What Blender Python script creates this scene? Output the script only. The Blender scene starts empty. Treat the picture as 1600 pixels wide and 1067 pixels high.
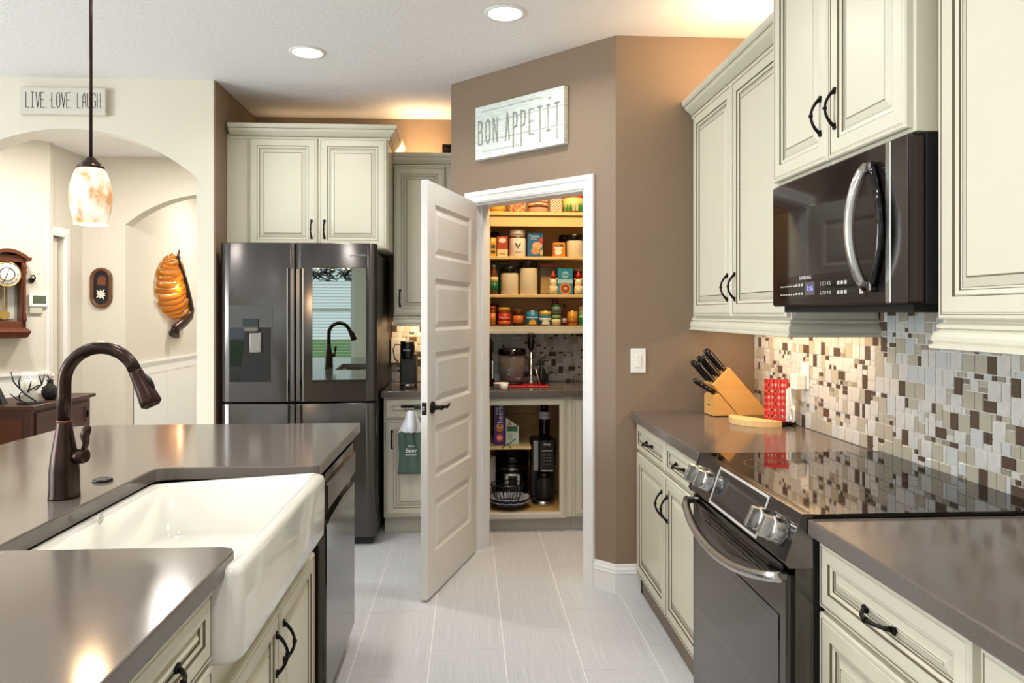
import bpy, bmesh, math, random
from mathutils import Vector, Matrix
random.seed(7)
PI = math.pi
SC = bpy.context.scene
COL = SC.collection

# ------------------------------------------------------------------ camera, world, exposure
cam_d = bpy.data.cameras.new('camera')
cam = bpy.data.objects.new('camera', cam_d)
COL.objects.link(cam)
cam.location = (0, 0, 1.40)
cam.rotation_euler = (PI / 2, 0, -math.atan(68 / 1160))
cam_d.sensor_width = 36
cam_d.lens = 1160 / 1600 * 36
cam_d.shift_y = -44.5 / 1600
cam_d.clip_start = 0.05
SC.camera = cam
SC.view_settings.view_transform = 'Standard'
SC.view_settings.look = 'None'
SC.view_settings.exposure = 0.12
SC.view_settings.gamma = 1
SC.view_settings.use_curve_mapping = False

W = bpy.data.worlds.new('daylight_sky')
SC.world = W
W.use_nodes = True
wn = W.node_tree.nodes
wl = W.node_tree.links
wn.clear()
wo = wn.new('ShaderNodeOutputWorld')
wb = wn.new('ShaderNodeBackground')
wb.inputs[0].default_value = (0.80, 0.90, 1.0, 1)
wb.inputs[1].default_value = 2.2
wl.new(wb.outputs[0], wo.inputs[0])


def area(name, loc, rot, sx, sy, power, color=(1, 1, 1), shape='RECTANGLE', spread=PI):
    l = bpy.data.lights.new(name, 'AREA')
    l.shape = shape
    l.size = sx
    if shape in ('RECTANGLE', 'ELLIPSE'):
        l.size_y = sy
    l.energy = power
    l.color = color
    l.spread = spread
    o = bpy.data.objects.new(name, l)
    COL.objects.link(o)
    o.location = loc
    o.rotation_euler = rot
    return o


WARM = (1.0, 0.66, 0.36)
NEUT = (1.0, 0.97, 0.94)
# daylight entering by the windows in the rear wall and left wall
for xx in (-3.75, -1.9, 0.45):
    area('window_daylight', (xx, -3.62, 1.45), (PI / 2, 0, PI), 1.3, 2.0, 205, (0.86, 0.93, 1.0))
area('window_daylight', (-6.1, 0.4, 1.45), (PI / 2, 0, -PI / 2), 3.2, 2.0, 240, (0.86, 0.93, 1.0))
CANS = [(-0.857, 4.01), (0.169, 3.434), (0.17, 2.0), (-0.86, 2.3), (0.17, 0.5), (-0.86, 0.7), (0.17, -1.2), (-2.4, 2.4), (-2.4, 0.6), (-4.4, 2.4), (-4.4, 0.2), (-2.2, -2.0)]
CAN_POWER = 8
# ------------------------------------------------------------------ materials
MATS = {}


def lin(h):
    h = h.lstrip('#')
    v = [int(h[i:i + 2], 16) / 255 for i in (0, 2, 4)]
    return tuple(c / 12.92 if c <= 0.04045 else ((c + 0.055) / 1.055) ** 2.4 for c in v) + (1,)


def mat(name, col, rough=0.5, metal=0.0, bump=None, coat=0, emit=0, trans=0, alpha=1, var=None, spec=0.5, ior=1.45, aniso=0, emitcol=None):
    """bump=(scale, strength, stretch xyz)   var=(colour2, scale, stretch xyz, contrast)"""
    if name in MATS:
        return MATS[name]
    m = bpy.data.materials.new(name)
    m.use_nodes = True
    n = m.node_tree.nodes
    l = m.node_tree.links
    p = n['Principled BSDF']
    p.inputs['Base Color'].default_value = lin(col)
    p.inputs['Roughness'].default_value = rough
    p.inputs['Metallic'].default_value = metal
    p.inputs['IOR'].default_value = ior
    p.inputs['Specular IOR Level'].default_value = spec
    p.inputs['Coat Weight'].default_value = coat
    p.inputs['Coat Roughness'].default_value = 0.05
    p.inputs['Transmission Weight'].default_value = trans
    p.inputs['Alpha'].default_value = alpha
    p.inputs['Anisotropic'].default_value = aniso
    if aniso:
        tg = n.new('ShaderNodeTangent')
        tg.axis = 'Z'
        l.new(tg.outputs[0], p.inputs['Tangent'])
        p.inputs['Anisotropic Rotation'].default_value = 0.25
    if emit:
        p.inputs['Emission Color'].default_value = lin(emitcol or col)
        p.inputs['Emission Strength'].default_value = emit
    tc = n.new('ShaderNodeTexCoord')
    if var:
        c2, sc, st, con = var
        mp = n.new('ShaderNodeMapping')
        mp.inputs['Scale'].default_value = st
        nz = n.new('ShaderNodeTexNoise')
        nz.inputs['Scale'].default_value = sc
        nz.inputs['Detail'].default_value = 5
        rp = n.new('ShaderNodeValToRGB')
        rp.color_ramp.elements[0].position = 0.5 - con
        rp.color_ramp.elements[1].position = 0.5 + con
        rp.color_ramp.elements[0].color = lin(col)
        rp.color_ramp.elements[1].color = lin(c2)
        l.new(tc.outputs['Object'], mp.inputs[0])
        l.new(mp.outputs[0], nz.inputs['Vector'])
        l.new(nz.outputs['Fac'], rp.inputs[0])
        l.new(rp.outputs[0], p.inputs['Base Color'])
        if emit:
            l.new(rp.outputs[0], p.inputs['Emission Color'])
    if bump:
        sc, stg, st = bump
        mp = n.new('ShaderNodeMapping')
        mp.inputs['Scale'].default_value = st
        nz = n.new('ShaderNodeTexNoise')
        nz.inputs['Scale'].default_value = sc
        nz.inputs['Detail'].default_value = 3
        b = n.new('ShaderNodeBump')
        b.inputs['Strength'].default_value = stg
        b.inputs['Distance'].default_value = 0.004
        l.new(tc.outputs['Object'], mp.inputs[0])
        l.new(mp.outputs[0], nz.inputs['Vector'])
        l.new(nz.outputs['Fac'], b.inputs['Height'])
        l.new(b.outputs[0], p.inputs['Normal'])
    MATS[name] = m
    return m


I3 = (1, 1, 1)
taupe = mat('taupe_wall_paint', '86735f', 0.62, bump=(70, 0.55, I3))
cream_wall = mat('cream_wall_paint', 'ddd6c4', 0.7, bump=(70, 0.35, I3))
hall_wall = mat('pale_hall_paint', 'cfcabd', 0.7, bump=(70, 0.3, I3))
ceil_m = mat('white_textured_ceiling', 'e8e7e6', 0.85, bump=(55, 0.6, I3))
trim_w = mat('white_semi_gloss_trim', 'e6e6e4', 0.3)
door_w = mat('white_door_paint', 'dcdad6', 0.35)
cab = mat('cream_cabinet_paint', 'cdc8b4', 0.33, var=('d2cebc', 3, I3, 0.3))
glaze = mat('brown_cabinet_glaze', '625644', 0.45)
cab_in = mat('maple_cabinet_interior', 'd0a768', 0.5, var=('c2965a', 6, (1, 1, 8), 0.3))
shelfm = mat('painted_shelf', 'e3c585', 0.45)
quartz = mat('taupe_quartz', '5e5650', 0.13, var=('686059', 300, I3, 0.2))
grout = mat('pale_grout', 'e4e0d6', 0.9)
floor_m = mat('pale_grey_linear_porcelain', 'bbbcbf', 0.34, var=('cecfd1', 3, (75, 1.2, 1), 0.2), bump=(3, 0.10, (90, 1.5, 1)))
floor_g = mat('floor_grout', 'efeeea', 0.9)
blk_st = mat('black_stainless', '5b5755', 0.17, 1.0, aniso=0.85)
blk_st2 = mat('dark_stainless_trim', '77726e', 0.25, 1.0)
steel = mat('brushed_steel', 'c9c8c6', 0.24, 1.0, var=('b4b2b0', 5, (1, 80, 80), 0.3))
blk = mat('black_plastic', '0c0c0d', 0.32)
blk_gl = mat('black_gloss', '060607', 0.04, spec=0.6)
blk_m = mat('black_matte', '161515', 0.7)
ovenglass = mat('dark_oven_glass', '141315', 0.03, spec=0.7, coat=0.3)
mwglass = mat('microwave_smoked_face', '3a3230', 0.06, 0.75)
mirror = mat('fridge_mirror_glass', '8f9890', 0.015, 1.0)
orb = mat('oil_rubbed_bronze', '2b201c', 0.26, 0.8, var=('46342b', 6, (1, 1, 3), 0.3))
orb2 = mat('black_bronze_hardware', '17120f', 0.38, 0.6)
sinkm = mat('white_fireclay', 'dedcd2', 0.09, coat=0.6, bump=(9, 0.06, I3))
plastic_w = mat('white_plastic', 'e8e6e0', 0.35)
wood_dk = mat('dark_walnut_stain', '2c1710', 0.4, var=('452214', 4, (1, 1, 14), 0.35))
wood_red = mat('red_brown_clock_wood', '4c2210', 0.35, var=('6a3316', 5, (6, 6, 1), 0.35))
wood_lt = mat('light_beech', 'dca964', 0.45, var=('cf9750', 5, (1, 6, 14), 0.4))
wood_brd = mat('pale_maple_board', 'e3bd84', 0.5, var=('d8ad70', 5, (2, 14, 3), 0.4))
glass = mat('clear_glass', 'ffffff', 0.03, alpha=.16)
glass_dk = mat('smoked_jar_glass', '8f8880', 0.05, alpha=.35)


def flat(h, r=0.5, m=0.0):
    return mat('paint_' + h + ('_gloss' if r < 0.3 else '') + ('_metal' if m else ''), h, r, m)


# ------------------------------------------------------------------ mesh helpers
class MB:
    def __init__(s):
        s.bm = bmesh.new()
        s.mats = []

    def mi(s, m):
        if m is None:
            return 0
        if m not in s.mats:
            s.mats.append(m)
        return s.mats.index(m)

    def face(s, vs, m=None, smooth=False):
        try:
            f = s.bm.faces.new(vs)
        except ValueError:
            return None
        f.material_index = s.mi(m)
        f.smooth = smooth
        return f

    def box(s, x0, x1, y0, y1, z0, z1, m=None, b=0.0, seg=1):
        x0, x1 = min(x0, x1), max(x0, x1)
        y0, y1 = min(y0, y1), max(y0, y1)
        z0, z1 = min(z0, z1), max(z0, z1)
        mtx = Matrix.Translation(((x0 + x1) / 2, (y0 + y1) / 2, (z0 + z1) / 2)) @ Matrix.Diagonal((x1 - x0, y1 - y0, z1 - z0, 1))
        r = bmesh.ops.create_cube(s.bm, size=1, matrix=mtx)
        i = s.mi(m)
        fs = {f for v in r['verts'] for f in v.link_faces}
        for f in fs:
            f.material_index = i
        if b > 0:
            b = min(b, (x1 - x0) * .45, (y1 - y0) * .45, (z1 - z0) * .45)
            es = {e for f in fs for e in f.edges}
            rr = bmesh.ops.bevel(s.bm, geom=list(es), offset=b, segments=seg, affect='EDGES', profile=0.5)
            for f in rr['faces']:
                f.material_index = i
                if seg > 1:
                    f.smooth = True
        return s

    def prism(s, poly, a0, a1, axis='z', m=None, b=0.0, smooth=False, mcap=None):
        """poly: 2D points. axis z: (x,y); axis y: (x,z); axis x: (y,z)"""
        def mk(p, a):
            if axis == 'z':
                return (p[0], p[1], a)
            if axis == 'y':
                return (p[0], a, p[1])
            return (a, p[0], p[1])
        lo = [s.bm.verts.new(mk(p, a0)) for p in poly]
        hi = [s.bm.verts.new(mk(p, a1)) for p in poly]
        n = len(poly)
        fs = [s.face(lo[::-1], mcap or m), s.face(hi, mcap or m)]
        for i in range(n):
            fs.append(s.face([lo[i], lo[(i + 1) % n], hi[(i + 1) % n], hi[i]], m, smooth))
        fs = [f for f in fs if f]
        bmesh.ops.recalc_face_normals(s.bm, faces=fs)
        if b > 0:
            es = set(fs[0].edges) | set(fs[1].edges)
            i = s.mi(m)
            rr = bmesh.ops.bevel(s.bm, geom=list(es), offset=b, segments=2, affect='EDGES', profile=0.5)
            for f in rr['faces']:
                f.material_index = i
        return s

    def lathe(s, prof, m=None, seg=20, c=(0, 0, 0), axis='z', smooth=True, ms=None):
        rings = []
        for r, z in prof:
            ring = []
            for k in range(seg):
                a = 2 * PI * k / seg
                x, y = r * math.cos(a), r * math.sin(a)
                if axis == 'z':
                    p = (x, y, z)
                elif axis == 'y':
                    p = (x, z, y)
                else:
                    p = (z, x, y)
                ring.append(s.bm.verts.new((p[0] + c[0], p[1] + c[1], p[2] + c[2])))
            rings.append(ring)
        fs = []
        for i in range(len(rings) - 1):
            mm = ms[i] if ms else m
            for k in range(seg):
                fs.append(s.face([rings[i][k], rings[i][(k + 1) % seg], rings[i + 1][(k + 1) % seg], rings[i + 1][k]], mm, smooth))
        fs.append(s.face(rings[0][::-1], ms[0] if ms else m))
        fs.append(s.face(rings[-1], ms[-1] if ms else m))
        bmesh.ops.recalc_face_normals(s.bm, faces=[f for f in fs if f])
        return s

    def tube(s, pts, rad, m=None, seg=10, cap=True, squash=None):
        pts = [Vector(p) for p in pts]
        if not hasattr(rad, '__len__'):
            rad = [rad] * len(pts)
        t0 = (pts[1] - pts[0]).normalized()
        up = Vector((0, 0, 1)) if abs(t0.z) < 0.9 else Vector((1, 0, 0))
        n = t0.cross(up).normalized()
        rings = []
        for i, p in enumerate(pts):
            if i == 0:
                t = t0
            elif i == len(pts) - 1:
                t = (pts[-1] - pts[-2]).normalized()
            else:
                t = ((pts[i + 1] - p).normalized() + (p - pts[i - 1]).normalized()).normalized()
            n = (n - t * n.dot(t)).normalized()
            bb = t.cross(n)
            q = squash[i] if squash else 1
            rings.append([s.bm.verts.new(p + rad[i] * (math.cos(2 * PI * k / seg) * n * q + math.sin(2 * PI * k / seg) * bb)) for k in range(seg)])
        fs = []
        for i in range(len(rings) - 1):
            for k in range(seg):
                fs.append(s.face([rings[i][k], rings[i][(k + 1) % seg], rings[i + 1][(k + 1) % seg], rings[i + 1][k]], m, True))
        if cap:
            fs.append(s.face(rings[0][::-1], m))
            fs.append(s.face(rings[-1], m))
        bmesh.ops.recalc_face_normals(s.bm, faces=[f for f in fs if f])
        return s

    def sweep(s, path, prof, m=None, closed=False, fn=None, mlist=None):
        """path: XY points, prof: (out, z); out is to the right of the path direction. fn maps (x,y,z)."""
        P = [Vector((p[0], p[1])) for p in path]
        n = len(P)
        offs = []
        for i in range(n):
            if closed or 0 < i < n - 1:
                d0 = (P[i] - P[i - 1]).normalized()
                d1 = (P[(i + 1) % n] - P[i]).normalized()
            elif i == 0:
                d0 = d1 = (P[1] - P[0]).normalized()
            else:
                d0 = d1 = (P[-1] - P[-2]).normalized()
            n0 = Vector((d0.y, -d0.x))
            n1 = Vector((d1.y, -d1.x))
            mt = (n0 + n1)
            mt = mt / max(1e-6, mt.dot(n0))
            offs.append(mt)
        rings = []
        for p, o in zip(P, offs):
            r = []
            for a, z in prof:
                q = (p.x + o.x * a, p.y + o.y * a, z)
                if fn:
                    q = fn(*q)
                r.append(s.bm.verts.new(q))
            rings.append(r)
        k = len(prof)
        fs = []
        for i in range(n if closed else n - 1):
            a, b = rings[i], rings[(i + 1) % n]
            for j in range(k):
                fs.append(s.face([a[j], b[j], b[(j + 1) % k], a[(j + 1) % k]], mlist[j] if mlist else m))
        if not closed:
            fs.append(s.face(rings[0][::-1], m))
            fs.append(s.face(rings[-1], m))
        bmesh.ops.recalc_face_normals(s.bm, faces=[f for f in fs if f])
        return s

    def rings(s, x0, z0, w, h, R, y=0.0, back=True):
        """concentric raised panel facing -y. R: (inset, out, material of band after this ring)"""
        prev = None
        pm = None
        for ins, out, m in R:
            ins = min(ins, min(w, h) * 0.49)
            c = [(x0 + ins, z0 + ins), (x0 + w - ins, z0 + ins), (x0 + w - ins, z0 + h - ins), (x0 + ins, z0 + h - ins)]
            vs = [s.bm.verts.new((a, y - out, b)) for a, b in c]
            if prev:
                for i in range(4):
                    s.face([prev[i], prev[(i + 1) % 4], vs[(i + 1) % 4], vs[i]], pm)
            elif back:
                s.face(vs[::-1], m)
            prev, pm = vs, m
        s.face(prev, pm)
        return s

    def grid(s, nx, nz, fn, m=None, smooth=True, mfn=None):
        vs = [[s.bm.verts.new(fn(i / nx, j / nz)) for j in range(nz + 1)] for i in range(nx + 1)]
        for i in range(nx):
            for j in range(nz):
                s.face([vs[i][j], vs[i + 1][j], vs[i + 1][j + 1], vs[i][j + 1]], mfn(i, j) if mfn else m, smooth)
        return s

    def build(s, name):
        me = bpy.data.meshes.new(name)
        s.bm.to_mesh(me)
        s.bm.free()
        for m in s.mats:
            me.materials.append(m)
        return me


def link(name, data, parent=None, loc=(0, 0, 0), rot=(0, 0, 0), scale=None, m=None):
    if isinstance(data, MB):
        if m is not None and not data.mats:
            data.mats.append(m)
        data = data.build(name)
    o = bpy.data.objects.new(name, data)
    COL.objects.link(o)
    if parent:
        o.parent = parent
    o.location = loc
    o.rotation_euler = rot
    if scale:
        o.scale = scale
    return o


def tag(o, label=None, cat=None, group=None, kind=None):
    if label:
        o['label'] = label
    if cat:
        o['category'] = cat
    if group:
        o['group'] = group
    if kind:
        o['kind'] = kind
    return o


def thing(name, label, cat, loc=(0, 0, 0), rz=0, group=None):
    o = link(name, None, None, loc, (0, 0, rz))
    return tag(o, label, cat, group)


def struct(name, mb, label=None):
    o = link(name, mb)
    return tag(o, label, None, None, 'structure')


def modsub(o, n=1):
    md = o.modifiers.new('s', 'SUBSURF')
    md.levels = md.render_levels = n


def text(body, size, parent, loc, rot, m, ext=0.0004, sx=1.0, name='lettering', align='CENTER'):
    c = bpy.data.curves.new(name, 'FONT')
    c.body = body
    c.size = size
    c.extrude = ext
    c.align_x = align
    c.align_y = 'CENTER'
    c.resolution_u = 2
    c.materials.append(m)
    tmp = bpy.data.objects.new('t', c)
    me = bpy.data.meshes.new_from_object(tmp)
    bpy.data.objects.remove(tmp)
    return link(name, me, parent, loc, rot, (sx, 1, 1))


FX = (PI / 2, 0, 0)  # text upright, facing -y

# stroke lettering (unit box) for hand-cut signs
GL = {
    'L': [[(0, 1), (0, 0), (.8, 0)]], 'I': [[(.4, 0), (.4, 1)], [(.1, 0), (.7, 0)], [(.1, 1), (.7, 1)]],
    'V': [[(0, 1), (.45, 0), (.9, 1)]], 'E': [[(.85, 1), (0, 1), (0, 0), (.85, 0)], [(0, .52), (.7, .52)]],
    'O': [[(.4, 0), (.1, .08), (0, .25), (0, .75), (.1, .92), (.4, 1), (.7, .92), (.8, .75), (.8, .25), (.7, .08), (.4, 0)]],
    'A': [[(0, 0), (.1, .75), (.4, 1), (.7, .75), (.85, 0)], [(.05, .4), (.8, .4)]],
    'U': [[(0, 1), (0, .2), (.15, .04), (.4, 0), (.65, .04), (.8, .2), (.8, 1)]],
    'G': [[(.8, .8), (.65, .95), (.4, 1), (.12, .92), (0, .7), (0, .25), (.12, .06), (.4, 0), (.7, .06), (.8, .2), (.8, .45), (.5, .45)]],
    'H': [[(0, 0), (0, 1)], [(.8, 0), (.8, 1)], [(0, .5), (.8, .5)]], '.': [[(.1, 0), (.16, .0)]],
    'B': [[(0, 0), (0, 1), (.6, .95), (.7, .8), (.55, .56), (0, .52)], [(.55, .56), (.8, .4), (.8, .12), (.6, 0), (0, 0)]],
    'N': [[(0, 0), (0, 1), (.8, 0), (.8, 1)]], 'P': [[(0, 0), (0, 1), (.65, .95), (.75, .8), (.65, .6), (0, .55)]],
    'a': [[(0, 0), (.4, 1), (.8, 0)], [(.15, .4), (.65, .4)]], 'T': [[(.4, 0), (.4, 1)], [(0, 1), (.8, 1)]],
}


def stroke_word(word, parent, x, z, y, h, w, gap, th, m, drop=None, name='letter'):
    for k, ch in enumerate(word):
        if ch == ' ':
            x += w * 0.9
            continue
        hh, zz = h, z
        if drop and k in drop:
            hh, zz = h * drop[k][0], z + h * drop[k][1]
        mb = MB()
        for st in GL[ch]:
            for (a, b), (c, d) in zip(st, st[1:]):
                p, q = Vector((a * w, b * hh)), Vector((c * w, d * hh))
                if (q - p).length < 1e-6:
                    continue
                t = (q - p).normalized()
                n = Vector((-t.y, t.x)) * th / 2
                p2, q2 = p - t * th * .3, q + t * th * .3
                mb.prism([tuple(p2 - n), tuple(q2 - n), tuple(q2 + n), tuple(p2 + n)], -.0012, .0006, 'y')
        link(name, mb, parent, (x, y, zz), m=m)
        x += (w * .35 if ch == '.' else w) + gap


# ------------------------------------------------------------------ setting: shell
CZ = 2.79
mb = MB()
mb.box(-6.2, 2.0, -3.8, 9.8, -0.12, -0.0015, floor_g)
floor = struct('floor', mb, 'pale grey linear tile floor')
# individually laid 12x24 tiles in the aisle
PX, PY = 0.3035, 0.61
tile_me = MB().box(-PX / 2 + .0017, PX / 2 - .0017, -PY / 2 + .0017, PY / 2 - .0017, -.0014, 0.0, floor_m, b=.0006).build('tile')
offs = {0: 3.090, 1: 3.300, 2: 3.495}
for i in range(-2, 4):
    xc = -.156 + PX / 2 + i * PX
    base = {0: 3.090, 1: 3.300, 2: 3.495}[i % 3]
    if i == -1:
        base = 3.500
    for j in range(-9, 5):
        yc = base + PY * (j + .5)
        if -2.0 < yc < 5.3:
            link('tile', tile_me, floor, (xc, yc, 0))
mb = MB()
mb.box(-6.2, -.156 - 2 * PX - .001, -3.6, 9.7, -.0014, 0, floor_m)
mb.box(-.156 + 4 * PX + .001, 1.9, -3.6, 9.7, -.0014, 0, floor_m)
mb.box(-.156 - 2 * PX, -.156 + 4 * PX, 5.31, 9.7, -.0014, 0, floor_m)
struct('floor_outer', mb, 'pale grey tile floor beyond the aisle')
struct('ceiling', MB().box(-6.2, 2.0, -3.8, 9.8, CZ, CZ + .1, ceil_m), 'white textured ceiling')
struct('wall_right', MB().box(1.45, 1.56, -3.6, 5.5, 0, CZ, taupe), 'taupe textured wall behind the range')
struct('wall_back', MB().box(-1.51, 1.45, 5.36, 5.47, 0, CZ, taupe), 'taupe textured wall behind the refrigerator')
# stub wall beside the refrigerator: taupe towards the kitchen
mb = MB()
mb.box(-1.519, -1.51, 4.535, 5.36, 0, CZ, taupe)
mb.box(-1.60, -1.519, 4.68, 5.47, 0, CZ, hall_wall)
struct('wall_left_of_fridge', mb, 'taupe side wall left of the refrigerator')

# wall with segmental arch, plane Y=4.53..4.68
ax, ah, aR, az = -2.358, .739, 1.103, 2.489


def arch_wall(name, x0, x1, cx, hw, R, zp, y0, y1, m, label):
    xs = [cx - hw + 2 * hw * k / 28 for k in range(29)]
    arc = [(x, zp - (R - math.sqrt(max(0, R * R - (x - cx) ** 2)))) for x in xs]
    poly = [(x0, 0), (cx - hw, 0)] + arc + [(cx + hw, 0), (x1, 0), (x1, CZ), (x0, CZ)]
    mb = MB()
    mb.prism(poly, y0, y1, 'y', m)
    return struct(name, mb, label)


arch_wall('wall_arch', -5.9, -1.519, ax, ah, aR, az, 4.53, 4.68, cream_wall, 'cream wall with wide arched opening')
# hall behind
mb = MB()
A = Vector((-5.0, 4.65))
B = Vector((-3.40, 6.25))
n = Vector((-1, 1)).normalized() * .1
mb.prism([tuple(A), tuple(B), tuple(B + n), tuple(A + n)], 0, CZ, 'z', hall_wall)
struct('wall_hall_angled', mb, 'pale angled hall wall behind the pendulum clock')
mb = MB()
mb.box(-3.52, -3.40, 6.25, 6.30, 0, CZ, hall_wall)
mb.box(-3.52, -3.42, 6.49, 6.8, 0, CZ, hall_wall)
mb.box(-3.52, -3.42, 6.30, 6.49, 2.05, CZ, hall_wall)
mb.box(-3.62, -3.52, 6.25, 6.8, 0, CZ, hall_wall)
struct('wall_hall_doorway', mb, 'pale hall wall with a cased doorway')
mb = MB()
mb.sweep([(6.30, 0), (6.30, 2.04), (6.49, 2.04), (6.49, 0)], [(-.075, 0), (0, 0), (0, .018), (-.02, .022), (-.06, .014), (-.075, .014)], trim_w, fn=lambda x, y, z: (-3.42 + z, x, y))
struct('trim_5', mb, 'white casing of the hall doorway')
struct('door_2', MB().box(-3.50, -3.465, 6.305, 6.485, .01, 2.035, mat('hall_door', 'e4dccd', .4)), 'pale hall door behind the clock wall')
arch_wall('wall_hall_back', -3.52, -.8, -2.30, .75, 1.144, 2.466, 6.80, 6.95, hall_wall, 'pale hall wall with second arched opening')
struct('wall_corridor', MB().box(-3.15, -3.051, 6.95, 9.6, 0, CZ, hall_wall), 'corridor wall carrying the leaf lamp')
struct('wall_corridor_end', MB().box(-3.15, -.8, 9.5, 9.6, 0, CZ, hall_wall), 'pale wall at the corridor end')
struct('wall_corridor_right', MB().box(-1.55, -1.45, 6.95, 9.5, 0, CZ, hall_wall))
struct('wall_hall_right', MB().box(-1.0, -.9, 5.48, 6.8, 0, CZ, hall_wall))
# wainscot along corridor wall (rail, stiles, base)
mb = MB()
mb.sweep([(-3.051, 6.96), (-3.051, 9.48)], [(0, .90), (.012, .90), (.018, .915), (.03, .93), (.03, .945), (0, .945)], trim_w)
mb.box(-3.051, -3.041, 6.96, 9.48, .82, .90, trim_w)
for yy in (6.96, 7.70, 8.44, 9.2):
    mb.box(-3.051, -3.041, yy, yy + .08, .12, .82, trim_w)
mb.box(-3.051, -3.039, 6.96, 9.48, 0, .14, trim_w)
mb.box(-3.052, -3.046, 6.96, 9.48, .14, .82, trim_w)
struct('trim_1', mb, 'white panelled wainscot with chair rail')
mb = MB()
d45 = Vector((1, 1)).normalized()
a, b = A + d45 * .1, B - d45 * .002
mb.sweep([tuple(a), tuple(b)], [(0, .86), (.01, .86), (.012, .89), (.03, .905), (.03, .925), (0, .925)], trim_w)
mb.sweep([tuple(a), tuple(b)], [(0, 0), (.008, 0), (.008, .86), (0, .86)], trim_w)
struct('trim_2', mb, 'white chair rail on the angled hall wall')

# pantry: diagonal wall with door opening
P0, P1 = Vector((.735, 3.68)), Vector((-.105, 4.53))
du = (P1 - P0).normalized()
dn = Vector((du.y, -du.x)) * 1.0
if dn.y < 0:
    dn = -dn           # into the pantry
ang = math.atan2(-du.y, -du.x)   # local x runs left->right in view (P1 -> P0)


def dl(s, t=0):
    """point at distance s from the left corner P1 along the wall, t into the pantry"""
    p = P1 - du * s + dn * t
    return (p.x, p.y)


LEN = (P1 - P0).length
S0 = ((P1 - Vector((.035, 4.388))).length)
S1 = S0 + .805
TH = .115
mb = MB()
mb.prism([dl(0), dl(S0), dl(S0, TH), dl(-.05, TH), (-.105, 4.62)], 0, CZ, 'z', taupe)
mb.prism([dl(S1), dl(LEN), (.78, 3.79), dl(LEN - .04, TH), dl(S1, TH)], 0, CZ, 'z', taupe)
mb.prism([dl(S0), dl(S1), dl(S1, TH), dl(S0, TH)], 2.045, CZ, 'z', taupe)
struct('wall_pantry_diagonal', mb, 'taupe diagonal wall with the pantry doorway')
struct('wall_pantry_front', MB().box(.735, 1.45, 3.68, 3.79, 0, CZ, taupe), 'taupe wall section with the light switch')
struct('wall_pantry_left', MB().box(-.105, .005, 4.62, 5.36, 0, CZ, taupe), 'taupe side wall of the pantry')

# door casing and jamb (local frame on the diagonal wall: x along, z up, -y out to the kitchen)
rzd = math.atan2((P0 - P1).y, (P0 - P1).x)
cas = thing('door_casing', 'white moulded casing around the pantry doorway', 'trim', (P1.x, P1.y, 0), rzd)
cas['kind'] = 'structure'
del cas['category']
mb = MB()
CP = [(0, 0), (0, .010), (.012, .014), (.018, .011), (.035, .014), (.042, .019), (.062, .022), (.066, .018), (.066, 0)]
mb.sweep([(S0, 0), (S0, 2.045), (S1, 2.045), (S1, 0)], [(-a, z) for a, z in CP], trim_w, fn=lambda x, y, z: (x, -z, y))
link('casing', mb, cas)
mb = MB()
mb.box(S0, S0 + .012, 0, TH, 0, 2.045, trim_w)
mb.box(S1 - .012, S1, 0, TH, 0, 2.045, trim_w)
mb.box(S0, S1, 0, TH, 2.033, 2.045, trim_w)
mb.box(S0 + .012, S0 + .024, .04, .055, 0, 2.033, trim_w)
mb.box(S1 - .024, S1 - .012, .04, .055, 0, 2.033, trim_w)
link('jamb', mb, cas)
# baseboards
BP = [(0, 0), (.014, 0), (.014, .095), (.018, .10), (.014, .108), (.014, .118), (.008, .128), (.006, .14), (0, .143)]
mb = MB()
e = dl(S1 + .066)
mb.sweep([e, (P0.x, P0.y), (.86, 3.68)], BP, trim_w)
struct('baseboard_pantry', mb, 'white moulded baseboard wrapping the wall corner')
mb = MB()
mb.sweep([(-.105, 4.55), (P1.x, P1.y), dl(S0 - .066)], BP, trim_w)
struct('baseboard_left', mb)
mb = MB()
mb.sweep([(-5.9, 4.53), (ax - ah, 4.53)], BP, trim_w)
mb.sweep([(ax + ah, 4.53), (-1.51, 4.53)], BP, trim_w)
struct('baseboard_arch', mb)

# rear room shell with windows (seen only in reflections, lets the daylight in)
WX = [(-4.4, -3.1), (-2.55, -1.25), (-.2, 1.1)]
mb = MB()
xs = [-6.1] + [v for w_ in WX for v in w_] + [1.45]
for k in range(0, len(xs), 2):
    mb.box(xs[k], xs[k + 1], -3.6, -3.5, 0, CZ, cream_wall)
for a, b in WX:
    mb.box(a, b, -3.6, -3.5, 0, .45, cream_wall)
    mb.box(a, b, -3.6, -3.5, 2.45, CZ, cream_wall)
struct('wall_rear', mb, 'cream wall behind the photographer')
mb = MB()
for a, b, c, d in ((-3.6, -1.2, 0, CZ), (2.0, 4.65, 0, CZ), (-1.2, 2.0, 0, .45), (-1.2, 2.0, 2.45, CZ)):
    mb.box(-6.1, -6.0, a, b, c, d, cream_wall)
struct('wall_left', mb, 'cream wall at the far left of the room')
slat = mat('white_blind_slat', 'e8e6e0', .5)
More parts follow.
